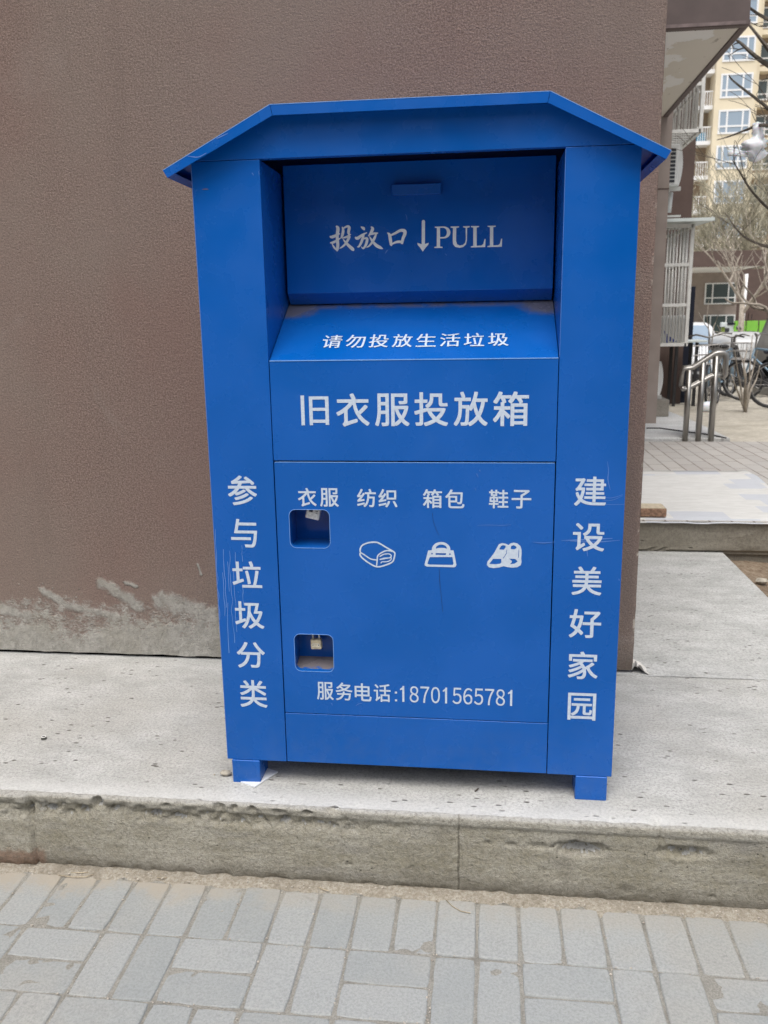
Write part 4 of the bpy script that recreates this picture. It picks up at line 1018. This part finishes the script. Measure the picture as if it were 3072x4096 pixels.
def bicycle(label, loc, rz, wr=.31):
    t = thing('bicycle', label, 'bicycle', (0, 0, 0), 'bicycles in the yard')
    for x in (-.52, .52):
        w_ = MB().ring((x, 0, wr), (0, 1, 0), wr - .018, .018, 30, 6).build('wheel', M_BLACK, t, smooth=True)
        MB().ring((x, 0, wr), (0, 1, 0), wr - .043, .009, 30, 5).build('rim', M_METAL, w_, smooth=True)
        b = MB()
        for k in range(14):
            a = 2 * math.pi * k / 14; b.tube([(x, 0, wr), (x + (wr - .045) * math.cos(a), 0, wr + (wr - .045) * math.sin(a))], .0018, 4, False)
        b.tube([(x, -.05, wr), (x, .05, wr)], .02, 8); b.build('spokes', M_METAL, w_)
    b = MB(); bb, st_p, hd, hd2 = (-.02, 0, .30), (-.16, 0, .72), (.38, 0, .78), (.40, 0, .66)
    for a, c in ((bb, st_p), (bb, hd2), (st_p, hd), ((-.52, -.04, wr), (bb[0], 0, bb[2])), ((-.52, .04, wr), (-.15, 0, .66)), (hd, (.52, 0, wr))): b.tube([a, c], .016, 7)
    b.build('frame', M_BIKEBLUE, t, smooth=True)
    MB().blob((-.19, 0, .83), .10, (1.3, .75, .3), 10, .05).build('saddle', M_BLACK, t, smooth=True)
    MB().tube([st_p, (-.185, 0, .81)], .013, 7).build('seat_post', M_METAL, t)
    MB().tube([(.28, -.27, .98), (.36, -.16, 1.0), (.37, 0, .95), (.36, .16, 1.0), (.28, .27, .98)], .012, 7).build('handlebar', M_METAL, t, smooth=True)
    MB().tube([hd, (.365, 0, .95)], .014, 7).build('stem', M_METAL, t)
    b = MB()
    for k in range(5): b.tube([(.45, -.16 + .08 * k, .62), (.45, -.16 + .08 * k, .86), (.74, -.16 + .08 * k, .86), (.72, -.16 + .08 * k, .62), (.45, -.16 + .08 * k, .62)], .004, 4)
    for z in (.62, .74, .86): b.tube([(.45, -.16, z), (.74, -.16, z), (.74, .16, z), (.45, .16, z), (.45, -.16, z)], .005, 4)
    b.build('basket', M_METAL, t)
    b = MB().ring((-.02, .04, .30), (0, 1, 0), .085, .007, 18, 5); b.tube([(-.02, .04, .30), (.10, .1, .20)], .01, 6); b.tube([(-.02, -.04, .30), (-.14, -.1, .40)], .01, 6)
    b.build('crank', M_BLACK, t)
    t.location = loc; t.rotation_euler = (0, 0, rz)
    return t
def at_ground(u, v):      # where the pixel's ray meets the sloping yard
    d = ray(u, v); y = 6.0
    for _ in range(60):
        p = aty(u, v, y); dz = p.z - GZ(y)
        if dz < 0: break
        y += .2
    return p
pg = aty(3058, 1598, 9.6)
bk = bicycle('bicycle with pale blue frame at the right edge of the yard', (pg.x + .64, 9.65, GZ(9.65)), R(-9))
def copy_tree(o, par=None):
    c = o.copy(); COL.objects.link(c)
    if par: c.parent = par
    for ch in o.children: copy_tree(ch, c)
    return c
b2 = copy_tree(bk); pz = aty(2822, 1500, 10.3)
b2.location = (pz.x + .05, 10.0, GZ(10.0)); b2.rotation_euler = (R(4), 0, R(250)); b3 = copy_tree(bk); pz3 = aty(2905, 1500, 11.6); b3.location = (pz3.x, 11.7, GZ(11.7)); b3.rotation_euler = (0, 0, R(64)); b3['label'] = 'bicycle standing between the scooter and the bicycle behind the handrail'
b4 = copy_tree(bk); pz4 = aty(3075, 1480, 11.0); b4.location = (pz4.x + .2, 11.1, GZ(11.1)); b4.rotation_euler = (0, 0, R(150)); b4['label'] = 'bicycle parked just behind the pale blue bicycle at the right edge'
b2['label'] = 'bicycle seen nearly end on behind the stainless handrail'
def ebike(loc, rz):
    t = thing('electric_scooter', 'electric scooter with long dark seat and pale blue panels parked in the yard', 'scooter', (0, 0, 0))
    for x in (-.48, .48):
        w_ = MB().ring((x, 0, .165), (0, 1, 0), .14, .028, 24, 8).build('wheel', M_BLACK, t, smooth=True)
        b = MB().ring((x, 0, .165), (0, 1, 0), .108, .010, 24, 6)
        for k in range(6):
            a = math.pi / 3 * k; b.tube([(x, 0, .165), (x + .108 * math.cos(a), 0, .165 + .108 * math.sin(a))], .009, 5)
        b.build('rim', M_METAL, w_, smooth=True)
    MB().prism_y([(.33, .22), (.45, .75), (.38, .80), (.25, .30), (-.2, .26), (-.5, .42), (-.62, .55), (-.35, .68), (-.1, .66), (-.14, .20), (.2, .17)], -.11, .11).build('body_panel', M_BLACK, t, bevel=.03)
    MB().prism_y([(.40, .30), (.52, .72), (.46, .80), (.34, .34)], -.13, .13).build('front_shield', M_BIKEBLUE, t, bevel=.02)
    MB().prism_y([(.30, .30), (.36, .24), (.62, .33), (.60, .37), (.44, .36)], -.06, .06).build('mudguard', M_BIKEBLUE, t, bevel=.012)
    MB().prism_y([(-.05, .70), (-.02, .76), (-.2, .80), (-.6, .80), (-.66, .74), (-.55, .69)], -.13, .13).build('seat', plain('dark_seat_vinyl', (.02, .025, .04), .35), t, bevel=.03)
    MB().tube([(.30, -.30, .98), (.38, -.15, 1.0), (.42, 0, .96), (.38, .15, 1.0), (.30, .30, .98)], .014, 7).build('handlebar', M_BLACK, t, smooth=True)
    MB().tube([(.47, 0, .165), (.42, 0, .60), (.41, 0, .96)], .022, 8).build('fork', M_METAL, t)
    MB().box(.5, .78, -.15, .15, .62, .84).build('basket', M_METAL, t)
    MB().prism_y([(-.62, .82), (-.62, 1.02), (-.95, 1.02), (-.92, .82)], -.15, .15).build('rear_box', M_BLACK, t, bevel=.02)
    for s_ in (-1, 1):
        MB().blob((.36, s_ * .26, 1.12), .055, (.3, 1, .7), 8, .02).build('mirror', M_METAL, t, smooth=True)
    t.location = loc; t.rotation_euler = (0, 0, rz); return t
pe = aty(2925, 1565, 12.6)
ebike((pe.x + .48 * .95, 12.75, GZ(12.7)), R(170))
q = at_ground(2826, 1582)
o = MB().blob((0, 0, .06), .085, (1.1, .8, .75), 14, .3, 8).build('plastic_bag', M_BAG, smooth=True); o.location = aty(2828, 1578, 9.2); o.location.z = GZ(9.2)
tag(o, 'crumpled white plastic bag lying on the ground behind the handrail', 'plastic bag')
# white car
def car(label, loc, rz):
    t = thing('parked_car', label, 'car', (0, 0, 0))
    prof = [(0, .28), (.02, .62), (.12, .74), (.95, .90), (1.65, 1.40), (2.2, 1.47), (3.2, 1.43), (3.75, 1.02), (3.95, .92), (4.02, .40), (3.98, .26)]
    b = MB(); n = len(prof); sec = []
    for sgn, ins in ((-1, 1), (-.62, 0), (.62, 0), (1, 1)):
        row = []
        for (x, z) in prof:
            wd = .86 - max(0, (z - .9)) * .28
            if x < .15 or x > 3.85: wd -= .06
            row.append(Vector((sgn * wd, x, z - (.012 * ins if z > .8 else 0))))
        sec.append(row)
    vs = [p for r_ in sec for p in r_]; fs = []
    for s_ in range(3):
        for i in range(n - 1): fs.append((s_ * n + i, s_ * n + i + 1, (s_ + 1) * n + i + 1, (s_ + 1) * n + i))
    fs += [tuple(range(n))[::-1], tuple(range(3 * n, 4 * n))]; b.add(vs, fs)
    body = b.build('body', M_CARWHITE, t, bevel=.05, seg=3)
    gl = MB(); P = lambda x, y, z: Vector((x, y, z))
    gl.add([P(-.70, 1.02, .945), P(.70, 1.02, .945), P(.58, 1.60, 1.365), P(-.58, 1.60, 1.365)], [(0, 1, 2, 3)])
    for v in gl.v: v.z += .035; v.y -= .02
    gl.build('windscreen', M_GLASS, t)
    for s_ in (-1, 1):
        sw = MB().add([P(s_ * .845, 1.15, .98), P(s_ * .845, 3.5, 1.0), P(s_ * .745, 3.1, 1.36), P(s_ * .745, 1.75, 1.36)], [(0, 1, 2, 3)]); sw.build('side_window', M_GLASSDARK, t)
        hl = MB().blob((s_ * .62, .06, .68), .13, (1.1, .6, .55), 10, .02); hl.build('headlight', M_GLASS, t, smooth=True)
        mr = MB().blob((s_ * .98, 1.22, 1.02), .11, (1, .6, .75), 10, .02); mr.build('mirror', M_CARWHITE, t, smooth=True)
        for y in (.75, 3.2):
            w_ = MB().ring((s_ * .76, y, .30), (1, 0, 0), .22, .09, 24, 8).build('wheel', M_BLACK, t, smooth=True)
            MB().tube([(s_ * .70, y, .30), (s_ * .84, y, .30)], .2, 16).build('rim', M_METAL, w_)
    MB().box(-.45, .45, -.03, .02, .40, .52).build('grille', M_SLOT, t)
    MB().box(-.74, .74, -.035, .0, .24, .34).build('bumper', M_BLACK, t)
    t.location = loc; t.rotation_euler = (0, 0, rz); return t
wc = aty(2857, 1352, 19.0)
car('white parked car facing us with pale blue windscreen, beside the navy cabinet', (wc.x - .78, 17.9, GZ(18.5) - .06), R(-4))
def covered(name, label, x0, x1, y0, y1, z0, z1, mat, seed, bulge):
    t = MB(); nu, nv = 36, 22
    def f(u, v):
        a = 2 * math.pi * u; r = 1
        cx, cy = (x0 + x1) / 2, (y0 + y1) / 2
        ca, sa = math.cos(a), math.sin(a)
        sx = math.copysign(abs(ca) ** .35, ca); sy = math.copysign(abs(sa) ** .35, sa)
        h = min(1, v * 1.4); inset = 1 - bulge * max(0, v - .35) ** 1.3 - (0 if v < .8 else (v - .8) * 3.2)
        fold = .035 * math.sin(a * 17 + seed) * (1 - h * .7) + .05 * fbm(Vector((ca * 2, sa * 2, v * 3 + seed)), 4)
        return Vector((cx + sx * (x1 - x0) / 2 * inset + fold * ca, cy + sy * (y1 - y0) / 2 * inset + fold * sa, z0 + (z1 - z0) * min(1, v * 1.12 if v < .8 else .896 + (v - .8) * .52) + .02 * fbm(Vector((ca, sa, seed)), 3)))
    t.grid([i / nu for i in range(nu + 1)], [j / nv for j in range(nv + 1)], f)
    return tag(t.build(name, mat, smooth=True), label, 'covered car')
c0 = aty(2905, 1336, 17.5)
covered('covered_car', 'low car under a bright silver cover behind the scooter', c0.x - .05, c0.x + 1.8, 17.5, 21, GZ(17.5) - .05, aty(2960, 1332, 17.5).z, M_COVER, 2, .25)
c1_ = aty(3012, 1400, 14.2)
covered('covered_car', 'tall vehicle under a dull grey tarpaulin at the right edge', c1_.x, c1_.x + 2.2, 12.9, 14.3, GZ(13) - .1, 1.60, M_TARP, 5, .55)
# lime fence
yf = 26.0
f0 = aty(2936, 1284, yf); f1 = aty(2986, 1284, yf)
t = thing('board_fence', 'lime green board fence beyond the parked cars', 'fence', (f0.x + 2, yf, GZ(yf)))
for k in range(5):
    x = f0.x + k * .40; MB().box(f0.x + k * (f1.x - f0.x) + .02, f0.x + (k + 1) * (f1.x - f0.x) - .02, yf, yf + .06, GZ(yf) - .1, f0.z).build('board', M_GREEN, t, bevel=.01)
MB().box(f0.x, f0.x + 5 * (f1.x - f0.x), yf + .061, yf + .12, f0.z - .25, f0.z - .15).build('rail', M_GREEN, t)
u0, u1 = aty(2895, 1300, 24), aty(2932, 1340, 24)
t = thing('utility_cabinet', 'small pale utility cabinet left of the lime green fence', 'cabinet', (u0.x, 24, GZ(24)))
MB().box(u0.x, u1.x, 24, 24.3, GZ(24) - .05, aty(2910, 1300, 24).z).build('carcass', M_ZINC, t, bevel=.02)
MB().box(u0.x + .04, u0.x + .16, 23.985, 24.005, u1.z + .05, u1.z + .2).build('display', M_SLOT, t)
MB().box(u0.x - .02, u1.x + .04, 23.98, 24.32, aty(2910, 1300, 24).z + .001, aty(2910, 1292, 24).z).build('lid', M_NAVY, t, bevel=.01)
v0, v1 = aty(2887, 1308, 22), aty(2898, 1345, 22)
t = thing('bollard_lamp', 'olive green post with a pale square head near the cabinet', 'post', (v0.x, 22, GZ(22)))
MB().box(v0.x, v1.x, 22, 22.07, GZ(22) - .05, v0.z).build('post', plain('olive_paint', (.20, .27, .05), .6), t, bevel=.01)
MB().box(v0.x - .03, v1.x + .04, 21.96, 22.1, v0.z + .001, v0.z + .12).build('head', M_ZINC, t, bevel=.015)

# ------------------------------------------------------------------ buildings beyond
yb_ = 29.0
lo = thing('apartment_building', 'low brown block with a white soffit canopy beyond the yard', 'building', (9, yb_, -.5))
w0, w1 = aty(2800, 1100, yb_), aty(2955, 1100, yb_)
MB().box(w0.x - 3, w1.x, yb_, yb_ + 6, -.7, aty(2900, 1008, yb_).z).build('wall', M_SMOOTH_BROWN, lo)
MB().box(w1.x + .001, w1.x + 4, yb_ + 1.6, yb_ + 8, -.7, aty(3040, 1075, yb_ + 1.6).z).build('rear_wall', M_DARK_BROWN, lo)
yk = 25.5; k0, k1, k2 = aty(2700, 1068, yk), aty(3047, 1064, yk), aty(3047, 1000, yk)
cn_ = MB().box(k0.x - 1, k1.x, yk, yb_ + 1.5, k1.z + .003, k1.z + .08).build('canopy', M_FRAME, lo)
MB().box(k0.x - 1, k1.x + .1, yk - .08, yk - .001, k1.z, k2.z).build('fascia', M_DARK_BROWN, cn_)
MB().box(k1.x + .001, k1.x + .1, yk, yb_ + 1.5, k1.z, k2.z).build('fascia', M_DARK_BROWN, cn_)
def window(par, x0, x1, y, z0, z1, cols, rowf, glass, fr=.05, fm_=None):
    f = MB(); g = MB(); fm_ = fm_ or M_FRAME
    g.box(x0 + fr, x1 - fr, y - .03, y - .01, z0 + fr, z1 - fr)
    f.box(x0, x1, y - .06, y - .002, z0, z0 + fr); f.box(x0, x1, y - .06, y - .002, z1 - fr, z1)
    f.box(x0, x0 + fr, y - .06, y - .002, z0 + fr, z1 - fr); f.box(x1 - fr, x1, y - .06, y - .002, z0 + fr, z1 - fr)
    for c in cols: xx = x0 + (x1 - x0) * c; f.box(xx - fr / 2, xx + fr / 2, y - .062, y - .004, z0 + fr, z1 - fr)
    if rowf: zz = z0 + (z1 - z0) * rowf; f.box(x0 + fr, x1 - fr, y - .058, y - .006, zz - fr / 2, zz + fr / 2)
    fo = f.build('window', fm_, par); g.build('pane', glass, fo); return fo
qa, qb = aty(2815, 1218, yb_), aty(2945, 1130, yb_)
window(lo, qa.x, qb.x, yb_, qa.z, qb.z, (.25, .76), .30, M_GLASSDARK, .04)
qa, qb = aty(2808, 1340, yb_), aty(2940, 1258, yb_)
window(lo, qa.x, qb.x, yb_, qa.z, qb.z, (.22, .72), None, M_GLASSDARK, .04)
qa, qb = aty(2992, 1280, yb_ + 1.6), aty(3020, 1250, yb_ + 1.6)
window(lo, qa.x, qb.x, yb_ + 1.6, qa.z, qb.z, (.33, .66), None, M_SLOT, .05, M_DARK_BROWN)
MB().tube([(aty(3030, 1180, yb_).x, yb_ + 1.5, -.6), (aty(3032, 1180, yb_).x, yb_ + 1.5, 2.7)], .06, 8).build('downpipe', M_FRAME, lo, smooth=True)
YT = 62.0
tb = thing('apartment_building', 'tall cream apartment tower with white bay windows far behind bare trees', 'building', (18, YT, -.6))
L0, R0 = aty(2862, 600, YT), aty(3012, 600, YT)
xl_, xr_ = aty(2858, 400, YT).x, aty(3018, 400, YT).x
fl_z = aty(2940, 392, YT).z      # sill of one floor
FH = (aty(2940, 241, YT).z - aty(2940, 530, YT).z) / 2
MB().box(xl_ - 6, xr_ + 9, YT + 1.5, YT + 9, -.7, 45).build('wall', M_RECESSBROWN, tb)
MB().box(xl_, xr_, YT, YT + 1.5, -.7, 45).build('bay', M_BEIGE, tb)
MB().box(xr_, xr_ + .001 + .35, YT + .6, YT + 1.5, -.7, 45).build('bay_return', M_BEIGE, tb)
wL, wR = aty(2878, 400, YT).x, aty(3006, 400, YT).x
win0 = None
for k in range(-5, 5):
    z = fl_z + k * FH
    if win0 is None: win0 = window(tb, wL, wR, YT, z, z + FH * .68, (.27, .76), .32, M_GLASS, .11)
    else: window(tb, wL, wR, YT, z, z + FH * .68, (.27, .76) if k % 2 else (.2, .7), .32, M_GLASS, .11)
    bal = MB().box(xl_ - 1.35, xl_ - .001, YT + .4, YT + 1.5, z - .55, z - .3).build('balcony', M_FRAME, tb)
    b = MB()
    for j in range(9): x = xl_ - 1.3 + j * .15; b.box(x, x + .04, YT + .42, YT + .46, z - .3, z + .55)
    b.box(xl_ - 1.35, xl_ - .03, YT + .41, YT + .47, z + .55, z + .62); b.build('railing', M_FRAME, bal)
    window(tb, xr_ + .5, xr_ + 1.9, YT + 1.5, z + .1, z + FH * .62, (.5,), .3, M_GLASSDARK, .09)
    MB().box(xr_ + .36, xr_ + 2.4, YT + .7, YT + 1.5, z - .5, z - .2).build('ledge', M_BEIGE, tb)
    if k in (-1, 1): MB().box(xl_ - .95, xl_ - .3, YT + .5, YT + .9, z - .29, z + .25).build('balcony_box', plain('balcony_paint', (.75, .76, .76) if k == 1 else (.04, .22, .35), .5), bal)

ob = thing('apartment_building', 'unseen brown block added behind the viewer to darken reflections in the bin', 'building', (0, -27, KZ))  # unseen block, added to darken the paint's reflections and cut low skylight
MB().box(-45, 45, -36, -27, KZ - .1, 11.5).build('wall', M_DARK_BROWN, ob)
for i in range(12):
    for k in range(4):
        window(ob, -40 + i * 7, -37.4 + i * 7, -26.99, .9 + k * 2.8, 2.3 + k * 2.8, (.5,), None, M_GLASSDARK, .08)
# ------------------------------------------------------------------ trees
def grow(tw, p, d, ln, r, depth, spread, up_, seed, minr, kids=3, n=4):
    rg = random.Random(seed)
    q = [p]; dd_ = d.normalized()
    steps = 4
    for i in range(steps):
        dd_ = (dd_ + Vector((rg.gauss(0, .10), rg.gauss(0, .10), rg.gauss(0, .07) + up_))).normalized(); q.append(q[-1] + dd_ * ln / steps)
    rs = [max(minr, r * (1 - .5 * i / steps)) for i in range(steps + 1)]
    tw.tube(q, rs, n if r > .03 else 3, False)
    if depth <= 0: return
    for k in range(kids + (1 if rg.random() < .4 else 0)):
        i = rg.randint(1, steps); a = rg.uniform(0, 2 * math.pi)
        side_ = Vector((math.cos(a), math.sin(a), rg.uniform(-.2, .5)))
        grow(tw, q[i], (dd_ + side_ * spread * rg.uniform(.6, 1.2)), ln * rg.uniform(.6, .85), r * .52, depth - 1, spread, up_, rg.random() * 1e6, minr, kids, n)
def tree(label, x, y, h, r, mat_t, mat_c, depth=4, spread=.8, seed=1, minr=.008, kids=3, trunk_h=None, group='bare trees in the yard'):
    z0 = GZ(y); t = thing('bare_tree', label, 'tree', (x, y, z0), group)
    th = trunk_h or h * .35; tp = [Vector((x, y, z0 - .05)), Vector((x + .03 * r, y, z0 + th * .5)), Vector((x, y + .05, z0 + th))]
    MB().tube(tp, [r * 1.15, r, r * .85], 10).build('trunk', mat_t, t, smooth=True)
    c = MB(); rg = random.Random(seed)
    for k in range(5):
        a = 2 * math.pi * k / 5 + rg.uniform(-.4, .4); st = tp[1].lerp(tp[2], rg.uniform(.3, 1))
        grow(c, st, Vector((math.cos(a) * .6, math.sin(a) * .6, 1.0)), (h - th) * rg.uniform(.45, .62), r * .55, depth, spread, .06, seed * 31 + k, minr, kids)
    c.build('crown', mat_c, t); return t
tr = aty(2965, 1300, 23.5)
tree('bare tree with a straight grey trunk in front of the lime fence', tr.x, 23.5, 4.6, .085, M_PALEBARK, M_PALEBARK, 3, .9, 3, .008, 2, 2.0)
for i, (px, y, h, sd_, lab) in enumerate(((2850, 40, 7.2, 11, 'twiggy olive tree rising behind the left end of the low canopy'), (2960, 44, 9.0, 12, 'tall twiggy olive tree before the tower\'s bay windows'),
                                     (3050, 38, 7.8, 13, 'twiggy olive tree at the right, behind the lime fence'))):
    p_ = aty(px, 1200, y); tree(lab, p_.x, y, h, .12, M_TWIGS, M_TWIGS, 4, .75, sd_, .011, 3, 2.2)
# near tree whose limbs enter from the right; trunk stands beyond the frame
nx, ny = aty(3330, 1200, 7.4).x, 7.4
t = thing('bare_tree', 'near bare tree reaching dark limbs in from the right edge', 'tree', (nx, ny, GZ(ny)), 'bare trees in the yard')
MB().tube([(nx, ny, GZ(ny) - .05), (nx + .05, ny, 1.5), (nx - .02, ny + .05, 3.0), (nx - .05, ny, 4.6)], [.11, .095, .08, .05], 10).build('trunk', M_BARK, t, smooth=True)
c = MB()
def limb(pts, r0, r1, y=7.4, tw_=5, seed=0, kl=.5):
    q = [aty(x, v, y + .25 * math.sin(i * 1.3 + seed)) for i, (x, v) in enumerate(pts)]; q = [Vector(v) for v in smooth_pts([tuple(v) for v in q], 4)]
    n = len(q); c.tube(q, [r0 + (r1 - r0) * i / (n - 1) for i in range(n)], 5, False)
    rg = random.Random(seed)
    for k in range(tw_):
        i = rg.randint(2, n - 2); d = (q[i + 1] - q[i]).normalized()
        grow(c, q[i], d + Vector((rg.uniform(-.6, .6), rg.uniform(-.4, .4), rg.uniform(-.5, .6))), kl * rg.uniform(.5, 1.1), r1 * 1.1, 1, .7, 0, seed * 7 + k, .0028, 2)
limb([(3330, 420), (3200, 330), (3070, 258), (3010, 215), (2960, 170), (2938, 158)], .035, .008, tw_=5, seed=1)
limb([(3330, 380), (3180, 330), (3060, 180), (3000, 105), (2962, 70)], .03, .006, tw_=3, seed=2)
limb([(3330, 560), (3160, 520), (3050, 500), (2985, 520), (2920, 545), (2868, 560)], .026, .004, tw_=4, seed=3)
limb([(3330, 520), (3150, 480), (3000, 375), (2930, 320), (2915, 300)], .024, .004, tw_=3, seed=4)
limb([(3330, 250), (3150, 120), (3040, 60), (2985, 20), (2960, 0)], .026, .005, tw_=4, seed=5)
limb([(3330, 900), (3120, 860), (3020, 780), (2960, 690), (2930, 640)], .022, .004, tw_=4, seed=6)
limb([(3330, 1000), (3100, 990), (3000, 960), (2950, 920), (2900, 850)], .022, .004, tw_=4, seed=7)
c.build('crown', M_BARK, t, smooth=False)
# pale-limbed shrub and the stems by the bicycle
def shrub(label, u, v, y, specs, mat, r0, group=None):
    z0 = GZ(y); b0 = aty(u, v, y); t = thing('bare_shrub', label, 'shrub', (b0.x, y, z0), 'bare shrubs in the yard')
    for sp in specs:
        q = [Vector((b0.x, y, z0 - .02))] + [aty(x, w_, y + rnd.uniform(-.2, .2)) for x, w_ in sp]; q = [Vector(k) for k in smooth_pts([tuple(k) for k in q], 4)]; n = len(q)
        MB().tube(q, [r0 + (r0 * .3 - r0) * i / (n - 1) for i in range(n)], 6).build('stem', mat, t, smooth=True)
    return t
shrub('bare shrub of thin grey stems beside the scooter', 2985, 1612, 9.2, [[(2965, 1560), (2950, 1480), (2938, 1400)], [(2982, 1540), (2975, 1460), (2990, 1390)], [(2990, 1560), (3012, 1480), (3030, 1400)], [(3000, 1570), (3024, 1520), (3040, 1460)], [(2978, 1570), (2984, 1500), (2962, 1420)], [(2996, 1560), (3000, 1460), (3010, 1340)], [(2960, 1590), (2940, 1540), (2925, 1500)]], M_PALEBARK, .017)
shrub('bare shrub with pale crooked limbs spread before the low brown block', 3110, 1330, 14.0, [[(3100, 1290), (3072, 1245), (3020, 1232), (2985, 1205), (2962, 1170), (2970, 1140)], [(3090, 1280), (3060, 1242), (3028, 1222), (3015, 1190), (2975, 1140), (2950, 1090)], [(3095, 1250), (3080, 1180), (3058, 1130), (3066, 1080)], [(3080, 1262), (2990, 1215), (2930, 1212), (2900, 1195)], [(3100, 1240), (3090, 1150), (3062, 1060), (3050, 990)]], M_PALEBARK, .035)
shrub('bare shrub of thin pale twigs before the white car', 2842, 1430, 13.0, [[(2836, 1340), (2828, 1270), (2836, 1200)], [(2850, 1340), (2862, 1290), (2880, 1240)], [(2840, 1350), (2815, 1290), (2795, 1250)], [(2850, 1350), (2880, 1330), (2870, 1300)]], M_PALEBARK, .012)

# bag caught in the near tree
bp = aty(3040, 560, 7.3)
t = thing('carrier_bag', 'torn white plastic carrier bag caught high in the bare branches', 'plastic bag', bp)
b = MB(); n = 18
def bagpt(u, v):
    a = 2 * math.pi * u
    prof = ((0, .03), (.1, .055), (.3, .055), (.42, .095), (.6, .115), (.75, .105), (.9, .06), (.97, .05), (1, .012))
    for (v0, r0), (v1, r1) in zip(prof, prof[1:]):
        if v <= v1: r = r0 + (r1 - r0) * (v - v0) / (v1 - v0); break
    top, bot = aty(3042, 492, 7.3), aty(3018, 650, 7.3); mid = aty(3020, 575, 7.3)
    ax = top.lerp(mid, v * 2) if v < .5 else mid.lerp(bot, (v - .5) * 2)
    k = .85 + .85 * fbm(Vector((math.cos(a) * 1.5, math.sin(a) * 1.5, v * 5)), 4)
    return ax + Vector((math.cos(a) * r * k, math.sin(a) * r * .6 * k, 0))
b.grid([i / 22 for i in range(23)], [j / 16 for j in range(17)], bagpt); b.build('bag_body', M_BAG, t, smooth=True)
for nm, pts, r0, r1 in (('tail', [(3000, 622), (2965, 618), (2935, 612), (2912, 612)], .018, .034), ('tail', [(3000, 620), (2960, 606), (2925, 598), (2916, 600)], .012, .022), ('handle', [(3042, 498), (3030, 492), (3012, 498), (3008, 496)], .016, .008), ('handle', [(3042, 498), (3052, 494), (3060, 494)], .016, .008)):
    q = [aty(x, y, 7.3) for x, y in pts]; k = len(q); b = MB()
    b.tube(q, [r0 + (r1 - r0) * i / (k - 1) for i in range(k)], 7, True)
    for v in b.v: v.y = 7.3 + (v.y - 7.3) * .35
    b.build(nm, M_BAG, t, smooth=True)
for o in bpy.data.objects:
    if '_loc' in o: del o['_loc']
